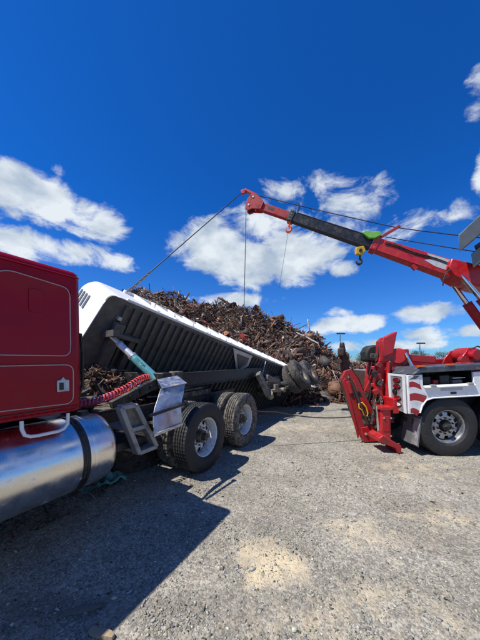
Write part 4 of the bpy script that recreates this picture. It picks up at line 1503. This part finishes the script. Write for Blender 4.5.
    # cast bracket under the boom where the lift cylinders pin
    wd(MB().prism([bp(q, -.29, b) for q, b in ((.865, .14), (.87, -.05), (.90, -.19), (.95, -.24), (1.0, -.22), (1.06, -.18), (1.10, .10), (1.0, .20))], tuple(side * .58)), 'cylinder_bracket', 'red_paint', base, .03)
    c0 = bp(.92, 0, -.12)
    for a in (-.2, .24):
        p0 = c0 + side * a
        p1 = V(5.95, 5.62, 1.95) + side * a * 1.5
        dv = p1 - p0
        wd(MB().cyl(p0, p0 + dv * .36, .05, n=16), 'lift_rod', 'chrome_rod', base)
        wd(MB().cyl(p0 + dv * .34, p1, .095, n=18), 'lift_cylinder', 'red_worn', base)
    wd(MB().tube([bp(.885, .26, -.05), bp(.872, .30, -.2), bp(.876, .30, -.36), bp(.885, .28, -.48)], .014, 6), 'loose_hose', 'rubber', base)
    wd(MB().beam(bp(.76, .1, -.20), bp(.78, .1, -.26), .08, .08), 'boom_lug', 'red_worn', base)
    # grey winch housing above the boom foot
    hx = [pxw(458.5, 235, 5.2), pxw(482, 213, 5.2), pxw(500, 210, 5.2), pxw(500, 225, 5.2), pxw(481, 233, 5.2), pxw(459, 252, 5.2)]
    hs_ = wd(MB().prism(hx, (.85, .8, .45)), 'winch_housing', 'grey_box', tur, .012)
    hx = [pxw(471, 254, 5.3), pxw(482, 245, 5.3), pxw(500, 240, 5.3), pxw(500, 262, 5.3), pxw(480, 262, 5.3), pxw(473, 268, 5.3)]
    wd(MB().prism(hx, (.75, .7, .3)), 'winch_housing', 'grey_box', tur, .012)
    wd(MB().prism([pxw(474, 246, 5.45), pxw(505, 225, 5.45), pxw(505, 250, 5.45), pxw(478, 256, 5.45)], (.5, .4, .1)), 'housing_bracket', 'black_paint', tur)
    wd(MB().beam(V(5.9, 5.65, 4.1), V(6.7, 5.65, 3.5), .4, .3), 'housing_mount', 'grey_box', tur)
    return bp


BP = build_wrecker()


# ------------------------------------------------------------------ wire ropes and rigging
def sag(a, b, s, n=24):
    return [a.lerp(b, k / n) - V(0, 0, s * 4 * (k / n) * (1 - k / n)) for k in range(n + 1)]


def rope(path, r, name, label, m='cable_steel'):
    o = path[0].copy()
    o.z = min(p.z for p in path)
    ob = MB().tube(path, r, 6).build(name, m, None, o, smooth=60)
    ob.location = o
    return tag(ob, label, 'cable')


LP = (BM @ V(.80, -.05, 1.26))
tip = BP(-.062, 0, .22)
main_end = LP + (tip - LP) * .16
rope([main_end + (tip - main_end) * k / 6 for k in range(7)], .012, 'wire_rope', 'taut steel cable slanting from boom tip down to dump trailer front')
DP = BM @ V(4.9, .35, BH)
p0 = BP(-.012, 0, -.12)
rope([p0.lerp(V(p0.x - .06, p0.y + .1, 3.0), k / 5) for k in range(6)], .010, 'wire_rope', 'thin plumb cable hanging straight down from boom tip behind trailer')
rope(sag(BP(.01, 0, .27), BP(.64, .1, .50), .02) + sag(BP(.64, .1, .50), BP(1.06, .1, 1.0), .02)[1:], .011, 'wire_rope', 'winch cable running above the boom from its tip to the grey housing')
rope(sag(BP(.62, .1, .22), BP(1.04, .1, .62), .01), .010, 'wire_rope', 'short cable lying close along the red boom base')
p0 = BP(.225, .05, -.24) - V(.02, 0, .15)
rope(sag(p0, p0 + V(-.22, .2, -1.5), .0), .004, 'cord', 'very thin cord dangling below the orange hook under the boom')


def chain(a, b, name, label, link_len=.085, r=.011):
    """row of interlocked links, each an object under the chain"""
    o = b.copy()
    t = thing(name, label, 'chain', o)
    dv = (b - a)
    n = max(2, int(dv.length / (link_len * .78)))
    pts = []
    for k in range(16):
        an = 2 * math.pi * k / 16
        pts.append(V(link_len * .5 * math.cos(an), link_len * .26 * math.sin(an), 0))
    me = MB().tube(pts, r, 6, closed=True).mesh('chain_link', 'dusty_steel', 60)
    q = dv.to_track_quat('X', 'Z').to_matrix().to_4x4()
    for i in range(n):
        l = link('chain_link', me, t)
        l.matrix_local = Matrix.Translation(a + dv * (i + .5) / n - o) @ q @ Matrix.Rotation(math.pi / 2 * (i % 2) + .3, 4, 'X')
    return t


chain(main_end, LP, 'lifting_chain', 'short dark chain joining the slanting cable to trailer front corner')


def hook(loc, m, label, s=1.0, body_m=None, roty=0.0):
    t = thing('hook_block' if body_m else 'clevis_hook', label, 'hook', loc - V(0, 0, .28 * s))
    off = loc - V(0, 0, .28 * s)
    c = loc
    if body_m:
        MB().prism([c + V(-.13, -.06, .10) * s, c + V(.10, -.06, .14) * s, c + V(.16, -.06, .0) * s, c + V(.05, -.06, -.14) * s, c + V(-.12, -.06, -.10) * s], (0, .12 * s, 0)).build('block_cheek', body_m, t, off, .015)
        MB().cyl(c + V(0, -.08, 0) * s, c + V(0, .08, 0) * s, .05 * s, n=14).build('sheave_pin', 'dark_steel', t, off)
        c = c - V(0, 0, .2 * s)
    path = [c + V(.02, 0, .10) * s, c + V(.0, 0, .0) * s]
    path += [c + V(-.02 + .075 * math.cos(a), 0, -.10 + .085 * math.sin(a)) * s for a in np.linspace(1.3, -3.6, 14)]
    MB().tube(path, [.03 * s] * 4 + [.034 * s] * 8 + [.022 * s] * (len(path) - 14) + [.016 * s, .008 * s], 8).build('hook', m, t, off, smooth=60)
    MB().tube([c + V(.035 * math.cos(a), 0, .12 + .035 * math.sin(a)) * s for a in np.linspace(0, 2 * math.pi, 14)[:-1]], .016 * s, 6, closed=True).build('shackle', m, t, off, smooth=60)
    return t


hook(BP(.225, .05, -.24), 'orange_paint', 'orange clevis hook hanging under the black boom section', .95)
hook(BP(.555, .12, -.30), 'dark_steel', 'yellow snatch block with dark hook under the red boom base', .85, 'yellow_paint')
# recovery line along the ground between the tractor and the wrecker
ga, gb = V(.24, 4.93, .72), V(2.44, 5.35, .52)
gm = ga.lerp(gb, .22)
rope(sag(gm, gb, .07), .013, 'wire_rope', 'low dark cable stretched across the gravel from tractor wheels to wheel lift')
st = MB().tube(sag(ga, gm, .01, 8), .010, 8).build('recovery_strap', 'strap_red', None, gm, smooth=60)
st.location = gm
tag(st, 'short worn red strap tied to the tractor rear drive wheel', 'strap')


# ------------------------------------------------------------------ scrap piles
RIDGE = [(-15, 20, 4.2), (-10, 18.5, 6.0), (-6, 17, 6.35), (-2.6, 17, 5.55), (0, 17, 5.15), (2.2, 16, 4.3), (4.25, 15.5, 3.05), (5.75, 15.3, 2.1), (6.9, 15.3, 1.75), (7.8, 15.4, .75)]


def pile_h(x, y):
    x, y = np.asarray(x, float), np.asarray(y, float)
    h = np.full(x.shape, -3.0)
    for (x0, y0, z0), (x1, y1, z1) in zip(RIDGE[:-1], RIDGE[1:]):
        dx, dy = x1 - x0, y1 - y0
        t = np.clip(((x - x0) * dx + (y - y0) * dy) / (dx * dx + dy * dy), 0, 1)
        d = np.hypot(x - x0 - t * dx, y - y0 - t * dy)
        h = np.maximum(h, z0 + t * (z1 - z0) - d * .70)
    h += (vnoise(x * .9, y * .9, 7) - .5) * .7 + (vnoise(x * 2.6, y * 2.6, 8) - .5) * .35
    return h


def heap_h(x, y):
    """spilled load under the raised front of the dump body"""
    x, y = np.asarray(x, float), np.asarray(y, float)
    d1 = np.hypot((x + 2.45) / 1.15, (y - 4.30) / .66)
    d2 = np.hypot((x + 1.75) / .8, (y - 4.75) / .55)
    return np.maximum(1.50 * (1 - d1 ** 2.4), 1.2 * (1 - d2 ** 2.2)) + (vnoise(x * 3, y * 3, 9) - .5) * .22


def scrap_shapes():
    """a dozen small scrap meshes of unit size, returned as (verts, quads)"""
    out = []
    sr = random.Random(5)

    def strip(pts, w, th):
        """bent plate: profile pts (x, z), width along y"""
        v, f = [], []
        n = len(pts)
        for (x, z) in pts:
            for yy, dz in ((-w, 0), (w, 0), (w, th), (-w, th)):
                v.append((x, yy, z + dz))
        for i in range(n - 1):
            for k in range(4):
                l = (k + 1) % 4
                f.append((i * 4 + k, i * 4 + 4 + k, i * 4 + 4 + l, i * 4 + l))
        f += [(0, 1, 2, 3), (4 * n - 1, 4 * n - 2, 4 * n - 3, 4 * n - 4)]
        return v, f
    kinds = []
    kinds.append(('plate', strip([(-.5, 0), (-.1, .12), (.2, .05), (.5, .22)], .3, .03)))
    kinds.append(('sheet', strip([(-.5, .1), (-.25, -.05), (0, .15), (.3, .0), (.5, .25)], .42, .015)))
    kinds.append(('bar', strip([(-.9, 0), (0, .03), (.9, -.03)], .05, .09)))
    kinds.append(('bar', strip([(-.8, 0), (-.1, .05), (.2, .3), (.5, .7)], .05, .07)))
    # angle iron
    v, f = strip([(-.8, 0), (0, 0), (.8, .06)], .1, .02)
    v2, f2 = strip([(-.8, 0), (0, 0), (.8, .06)], .01, .2)
    v2 = [(a, b - .1, c) for a, b, c in v2]
    kinds.append(('angle_iron', (v + v2, f + [tuple(i + len(v) for i in q) for q in f2])))

    def pipe(pts, r, n=7):
        mb = MB().tube([V(*p) for p in pts], r, n)
        return mb.v, [q for q in mb.f if len(q) == 4]
    kinds.append(('pipe', pipe([(-.8, 0, 0), (0, .02, .02), (.8, 0, -.03)], .06)))
    kinds.append(('pipe', pipe([(-.6, 0, 0), (-.1, 0, .06), (.2, .1, .3), (.3, .3, .6)], .05)))
    kinds.append(('rod', pipe([(-.9, 0, 0), (-.3, .1, .1), (.2, -.05, .05), (.8, .1, .3)], .022, 5)))
    kinds.append(('plate', strip([(-.5, 0), (-.2, .1), (.1, -.02), (.5, .1)], .12, .02)))
    kinds.append(('bar', strip([(-.8, 0), (0, .1), (.8, .05)], .09, .03)))
    kinds.append(('drum', pipe([(-.35, 0, 0), (.35, 0, .02)], .10, 9)))

    def lump(j):
        r_ = random.Random(j)
        v = [(x * r_.uniform(.2, .5), y * r_.uniform(.15, .4), z * r_.uniform(.12, .32)) for z in (-1, 1) for y in (-1, 1) for x in (-1, 1)]
        return v, [(0, 2, 3, 1), (4, 5, 7, 6), (0, 1, 5, 4), (2, 6, 7, 3), (0, 4, 6, 2), (1, 3, 7, 5)]
    kinds.append(('block', lump(1)))
    kinds.append(('sheet', strip([(-.4, .0), (-.1, .1), (.15, -.06), (.45, .12)], .2, .012)))
    kinds.append(('sheet', strip([(-.45, 0), (-.4, .22), (-.1, .3), (.2, .24), (.3, .02)], .35, .018)))
    kinds.append(('plate', strip([(-.35, 0), (.1, .02), (.35, .1)], .28, .05)))
    return kinds


KINDS = [k for k in scrap_shapes() if k[0] != 'block'] + [k for k in scrap_shapes() if k[0] in ('bar', 'angle_iron', 'rod')]
PAL = np.array([(.085, .045, .028), (.12, .06, .035), (.06, .038, .028), (.17, .085, .05), (.045, .04, .037), (.09, .075, .062), (.20, .15, .11), (.03, .028, .027),
                (.14, .065, .038), (.10, .055, .035), (.30, .26, .22), (.24, .10, .055)])
PW = np.array([.17, .15, .14, .09, .11, .08, .05, .09, .06, .05, .02, .02])
PW = PW / PW.sum()
RARE = np.array([(.55, .53, .50), (.35, .04, .03), (.08, .12, .2), (.42, .30, .2), (.6, .58, .55)])


def scrap_colours(n, r, rare=.05):
    c = PAL[r.choice(len(PAL), n, p=PW)] * r.uniform(.8, 2.1, (n, 1))
    k = r.random(n) < rare
    c[k] = RARE[r.integers(0, len(RARE), k.sum())] * r.uniform(.7, 1.1, (k.sum(), 1))
    return c


def scrap_field(name, parent, hf, x, y, size, r, sink=.15, dark=1.0):
    """many pieces joined into one part of kind stuff"""
    n = len(x)
    kind = r.integers(0, len(KINDS), n)
    rot = rot_batch(n, r)
    z = hf(x, y)
    col = scrap_colours(n, r) * dark
    vs, fs, cs, o = [], [], [], 0
    for k, (_, (v, f)) in enumerate(KINDS):
        idx = np.where(kind == k)[0]
        if not len(idx):
            continue
        v = np.array(v, float)
        f = np.array(f, int)
        P = v[None] * (size[idx] * r.uniform(.6, 1.3, len(idx)))[:, None, None] * r.uniform((.8, .4, .5), (1.9, 1.2, 1.2), (len(idx), 3))[:, None]
        P = np.einsum('nij,nkj->nki', rot[idx], P)
        P[..., 2] *= .85
        P += np.stack([x[idx], y[idx], z[idx] + size[idx] * sink], -1)[:, None]
        vs.append(P.reshape(-1, 3))
        fs.append((f[None] + (np.arange(len(idx)) * len(v))[:, None, None] + o).reshape(-1, 4))
        cs.append(np.repeat(col[idx], len(v), 0))
        o += len(idx) * len(v)
    vs = np.concatenate(vs) - np.array(parent.location)
    me = mesh_np(name, vs, np.concatenate(fs), np.concatenate(cs), 'scrap_metal')
    ob = link(name, me, parent)
    ob['kind'] = 'stuff'
    return ob


def mound(name, parent, hf, x0, x1, y0, y1, n, lower=.25):
    X, Y = np.meshgrid(np.linspace(x0, x1, n), np.linspace(y0, y1, n), indexing='ij')
    Z = hf(X, Y) - lower
    Z = np.maximum(Z, -.6)
    v = np.stack([X, Y, Z], -1).reshape(-1, 3)
    i = np.arange(n * n).reshape(n, n)
    f = np.stack([i[:-1, :-1], i[1:, :-1], i[1:, 1:], i[:-1, 1:]], -1).reshape(-1, 4)
    f = f[(v[f][:, :, 2] > -.55).any(axis=1)]
    c = np.tile(np.array([[.055, .036, .026]]), (len(v), 1))
    me = mesh_np(name, v - np.array(parent.location), f, c, 'scrap_metal', True)
    return link(name, me, parent)


UNIT = []       # shared meshes for the large, separate pieces, in several colours
for k, (nm, (v, f)) in enumerate(KINDS):
    for j in range(4):
        c = scrap_colours(1, rng, .12)
        vv = np.array(v, float)
        f4 = np.array(f)
        UNIT.append(('scrap_' + nm, mesh_np('scrap_' + nm, vv, f4, np.repeat(c, len(vv), 0), 'scrap_metal')))


def big_pieces(parent, hf, spots, smin, smax, r):
    for (x, y) in spots:
        nm, me = UNIT[r.randrange(len(UNIT))]
        o = link(nm, me, parent)
        s = r.uniform(smin, smax)
        z = float(hf(np.array([x]), np.array([y]))[0])
        q = Matrix.Rotation(r.uniform(0, 6.28), 4, 'Z') @ Matrix.Rotation(r.gauss(0, .6), 4, 'X') @ Matrix.Rotation(r.gauss(0, .6), 4, 'Y')
        o.matrix_local = Matrix.Translation(V(x, y, z + s * .12) - Vector(parent.location)) @ q @ Matrix.Diagonal((s * r.uniform(.8, 1.3), s * r.uniform(.7, 1.2), s, 1))


def build_piles():
    r = np.random.default_rng(3)
    p = thing('scrap_pile', 'big rusty brown scrap metal pile rising behind the dump trailer', 'scrap pile', (0, 15, 0))
    mound('pile_core', p, pile_h, -22, 12, 5, 30, 130)
    # pieces spread over the slope facing the yard, denser where nearer
    n = 90000
    x = r.uniform(-17, 10.5, n)
    y = r.uniform(6.5, 20, n)
    h = pile_h(x, y)
    keep = (h > -.25)
    # keep the body of the trailer clear
    x, y = x[keep], y[keep]
    x, y = x[:40000], y[:40000]
    ok = ~inside_body(x, y, pile_h(x, y))
    x, y = x[ok], y[ok]
    size = np.exp(r.normal(np.log(.165), .45, len(x)))
    scrap_field('scrap_litter', p, pile_h, x, y, np.clip(size, .07, .5), r)
    rr = random.Random(8)
    spots = []
    while len(spots) < 290:
        xx, yy = rr.uniform(-6.5, 8.5), rr.uniform(8.5, 17.5)
        hh = float(pile_h(np.array([xx]), np.array([yy]))[0])
        if hh < -.05 or abs(xx / yy) > .62 or inside_body(np.array([xx]), np.array([yy]), np.array([hh]))[0]:
            continue
        spots.append((xx, yy))
    big_pieces(p, pile_h, spots, .35, .75, rr)
    # heap of spilled load
    q = thing('scrap_heap', 'low heap of spilled scrap under the raised front of the dump trailer', 'scrap pile', (-2.7, 4.3, 0))
    mound('heap_core', q, heap_h, -4.1, -.9, 3.4, 5.6, 60, .10)
    n = 5200
    x = r.uniform(-3.9, -1.0, n)
    y = r.uniform(3.5, 5.4, n)
    h = heap_h(x, y)
    k = (h > .05)
    x, y = x[k], y[k]
    scrap_field('scrap_litter', q, heap_h, x, y, np.exp(r.normal(np.log(.075), .4, len(x))), r)
    spots = []
    while len(spots) < 60:
        xx, yy = rr.uniform(-3.5, -1.3), rr.uniform(3.75, 5.0)
        hh = float(heap_h(np.array([xx]), np.array([yy]))[0])
        if hh > .3:
            spots.append((xx, yy))
    big_pieces(q, heap_h, spots, .12, .24, rr)


BMI = np.array(BM.inverted())


def inside_body(x, y, z):
    pts = np.stack([x, y, z, np.ones_like(x)], -1) @ BMI.T
    return (pts[:, 0] > -.2) & (pts[:, 0] < BL + .1) & (pts[:, 1] > -.1) & (pts[:, 1] < BW) & (pts[:, 2] > -.15) & (pts[:, 2] < BH * .85)


build_piles()


# ------------------------------------------------------------------ litter on the ground
def gz(x, y):
    return float(ground_h(np.array([x]), np.array([y]))[0])


def litter():
    r = random.Random(21)
    # wood pieces lower left

    def board(p, ln, w, th, rz, m, label, taper=.6):
        x, y = p
        n = 7
        vv, ff = [], []
        for k in range(n):
            f = k / (n - 1) * 2 - 1
            ww = w * (1 - (1 - taper) * max(0, abs(f) - .5) * 2) * (1 + r.uniform(-.1, .1))
            zz = .004 * math.sin(f * 3)
            for a, b in ((-1, 0), (1, 0), (1, 1), (-1, 1)):
                vv.append(V(f * ln / 2, a * ww / 2 + r.uniform(-.004, .004), b * th + zz))
        for k in range(n - 1):
            for j in range(4):
                l = (j + 1) % 4
                ff.append((k * 4 + j, k * 4 + l, k * 4 + 4 + l, k * 4 + 4 + j))
        ff += [(3, 2, 1, 0), tuple(range(4 * n - 4, 4 * n))]
        o = MB().poly(vv, ff).build('wood_scrap', m, None)
        o.location = (x, y, gz(x, y) + .003)
        o.rotation_euler = (0, 0, rz)
        tag(o, label, 'wood', 'broken wood on the gravel')
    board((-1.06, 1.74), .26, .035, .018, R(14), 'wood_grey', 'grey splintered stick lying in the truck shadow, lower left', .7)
    board((-.86, 1.585), .17, .042, .022, R(-14), 'wood', 'pale split wood chip at the shadow edge, bottom left', .55)
    # crumpled teal sheet under the tank
    n = 26
    X, Y = np.meshgrid(np.linspace(-.30, .30, n), np.linspace(-.13, .13, n), indexing='ij')
    Z = .05 + (vnoise(X * 9 + 3, Y * 11 + 1, 4) - .4) * .16 + (vnoise(X * 24, Y * 24, 5) - .5) * .07
    vv = np.stack([X, Y, np.maximum(Z, .006)], -1).reshape(-1, 3)
    i = np.arange(n * n).reshape(n, n)
    f = np.stack([i[:-1, :-1], i[1:, :-1], i[1:, 1:], i[:-1, 1:]], -1).reshape(-1, 4)
    me = mesh_np('plastic_sheet', vv, f, None, 'teal_sheet', True)
    o = link('plastic_sheet', me)
    sm = o.modifiers.new('thick', 'SOLIDIFY')
    sm.thickness = .006
    o.location = (-1.86, 3.42, 0)
    o.rotation_euler = (0, 0, R(38))
    tag(o, 'crumpled teal plastic sheet on the ground behind the fuel tank', 'sheet')
    # dark clods under the tank
    t = thing('dirt_heap', 'dark heap of crumbled dirt and debris under the fuel tank', 'dirt heap', (-2.25, 2.9, 0))
    q = np.random.default_rng(6)

    def hh(x, y):
        c, s = math.cos(TROT), math.sin(TROT)
        u = (x + 2.25) * c + (y - 2.9) * s
        v = -(x + 2.25) * s + (y - 2.9) * c
        return .2 * (1 - (u / .85) ** 2 - (v / .38) ** 2) + (vnoise(x * 6, y * 6, 12) - .5) * .08
    x, y = q.uniform(-3.2, -1.3, 5000), q.uniform(2.0, 3.8, 5000)
    k = hh(x, y) > -.02
    scrap_field('debris_crumbs', t, hh, x[k], y[k], np.exp(q.normal(np.log(.032), .4, k.sum())), q, dark=.5)
    # stray scrap bits out on the gravel (each its own thing)
    bits = [(-.08, 2.28, .024, 'tiny dark rusty chip at the left edge of the sand patch'), (.33, 2.33, .018, 'tiny rusty shard on the far edge of the sand patch'),
            (2.30, 3.05, .055, 'bent rusty scrap bit near the right frame edge below the wrecker wheel'), (2.42, 2.66, .045, 'small dark scrap curl nearest the right frame edge'),
            (1.15, 3.05, .05, 'dark scrap sliver on gravel in front of the wrecker foot'), (.66, 3.6, .035, 'lone dark chip on gravel midway between tractor and wrecker'),
            (.95, 1.56, .02, 'small rusty fragment at the bottom edge, right of centre'), (-.66, 3.45, .06, 'scrap piece in the light gap beside the drive tyres'),
            (1.9, 8.6, .16, 'scrap piece on the ground before the tilted trailer wheels'), (2.9, 9.6, .2, 'larger scrap piece lying off the foot of the scrap pile'),
            (3.3, 8.2, .12, 'scrap bit on the gravel left of the wheel lift'), (1.42, 2.3, .03, 'small scrap chip beside the fainter sandy patch')]
    for k, (x, y, s, lb) in enumerate(bits):
        nm, me = UNIT[(k * 7 + 3) % len(UNIT)]
        o = link('scrap_fragment', me)
        o.scale = (s, s, s)
        o.location = (x, y, gz(x, y) + s * .15)
        o.rotation_euler = (r.gauss(0, .4), r.gauss(0, .4), r.uniform(0, 6))
        tag(o, lb, 'scrap', 'loose scrap fragments on the gravel')


litter()


# ------------------------------------------------------------------ background: trees and floodlight poles
def leaf_tree(x, y, hgt, wid, label, seed, tone):
    r = np.random.default_rng(seed)
    t = thing('tree', label, 'tree', (x, y, 0), 0, 'distant trees behind the yard')
    tr = MB().tube([V(0, 0, -.2), V(.1, 0, hgt * .25), V(.0, .1, hgt * .55), V(.1, 0, hgt * .8)], [hgt * .035, hgt * .028, hgt * .018, hgt * .006], 8)
    for k in range(6):
        a = k * 1.05 + r.random()
        z = hgt * (.3 + .07 * k)
        tr.tube([V(.03, .03, z), V(math.cos(a) * wid * .3, math.sin(a) * wid * .3, z + hgt * .14), V(math.cos(a) * wid * .5, math.sin(a) * wid * .5, z + hgt * .2)], [hgt * .012, hgt * .008, hgt * .003], 5)
    tr.build('trunk', 'bark', t)
    # leaf clumps
    nc = 46
    a = r.uniform(0, 6.28, nc)
    q = np.sqrt(r.random(nc))
    zc = r.uniform(.12, .95, nc)
    prof = np.sin(np.clip((zc + .05) / 1.05, 0, 1) * math.pi) ** .6
    C = np.stack([np.cos(a) * q * prof * wid * .5, np.sin(a) * q * prof * wid * .5, zc * hgt], -1)
    n = 2600
    ci = r.integers(0, nc, n)
    d = r.normal(size=(n, 3))
    d /= np.linalg.norm(d, axis=1)[:, None]
    P = C[ci] + d * (wid * .13) * np.cbrt(r.random((n, 1))) * np.array([1, 1, .75])
    s = hgt * .022
    base = np.array([(-1, -.5, 0), (1, -.5, 0), (1, .5, .15), (-1, .5, .15)])
    Q = np.einsum('nij,kj->nki', rot_batch(n, r), base) * s + P[:, None]
    f = np.arange(n * 4).reshape(n, 4)
    col = np.array(tone)[None] * r.uniform(.6, 1.4, (nc, 1))[ci] * r.uniform(.8, 1.2, (n, 1))
    me = mesh_np('crown', Q.reshape(-1, 3), f, np.repeat(col, 4, 0), 'leaf')
    link('crown', me, t)


tl = [(47, 95, 6.2, 6, (.10, .13, .055)), (54, 98, 5.2, 6.5, (.06, .085, .035)), (62, 96, 4.6, 6, (.055, .08, .035)), (70, 100, 6.6, 7, (.07, .10, .04)), (78, 98, 6.0, 7.5, (.06, .09, .035)),
      (86, 96, 6.8, 8, (.055, .08, .03)), (93, 99, 7.2, 8, (.065, .09, .04)), (102, 100, 6.8, 8, (.05, .08, .03)), (40, 110, 5.0, 7, (.07, .09, .045)), (111, 98, 7.0, 8, (.06, .09, .03))]
tw = ['yellowish sunlit tree showing between the wheel lift and the mast', 'dark low tree just right of the red mast', 'lowest dark tree behind the wrecker deck', 'rounded green tree left of the deck winch',
      'green tree directly behind the red deck winch', 'dark tree peeking out right of the deck winch', 'tallest pale green tree at right edge above the deck', 'dark tree farthest right behind the wrecker',
      'far hazy tree low beside the end of the scrap pile', 'green tree beyond the right end of the tree row']
for k, (x, y, h, w, tone) in enumerate(tl):
    leaf_tree(x, y, h * .78, w * 1.15, tw[k], 40 + k, tone)


def light_pole(x, y, h, label):
    t = thing('light_pole', label, 'light pole', (x, y, 0), 0, 'floodlight poles beyond the yard')
    MB().cyl((0, 0, 0), (0, 0, h), .11, .07, n=10).build('pole', 'dusty_steel', t)
    MB().beam((-.75, 0, h), (.75, 0, h), .09, .09).build('cross_arm', 'dusty_steel', t)
    for dx in (-.7, -.25, .25, .7):
        MB().beam((dx, -.15, h + .12), (dx, -.5, h + .02), .34, .24).build('floodlight', 'dark_steel', t, bevel=.03)


light_pole(21.6, 55, 7.3, 'floodlight pole behind the low end of the scrap pile')
light_pole(39.5, 56, 5.3, 'floodlight pole above the wrecker deck, right of the mast')
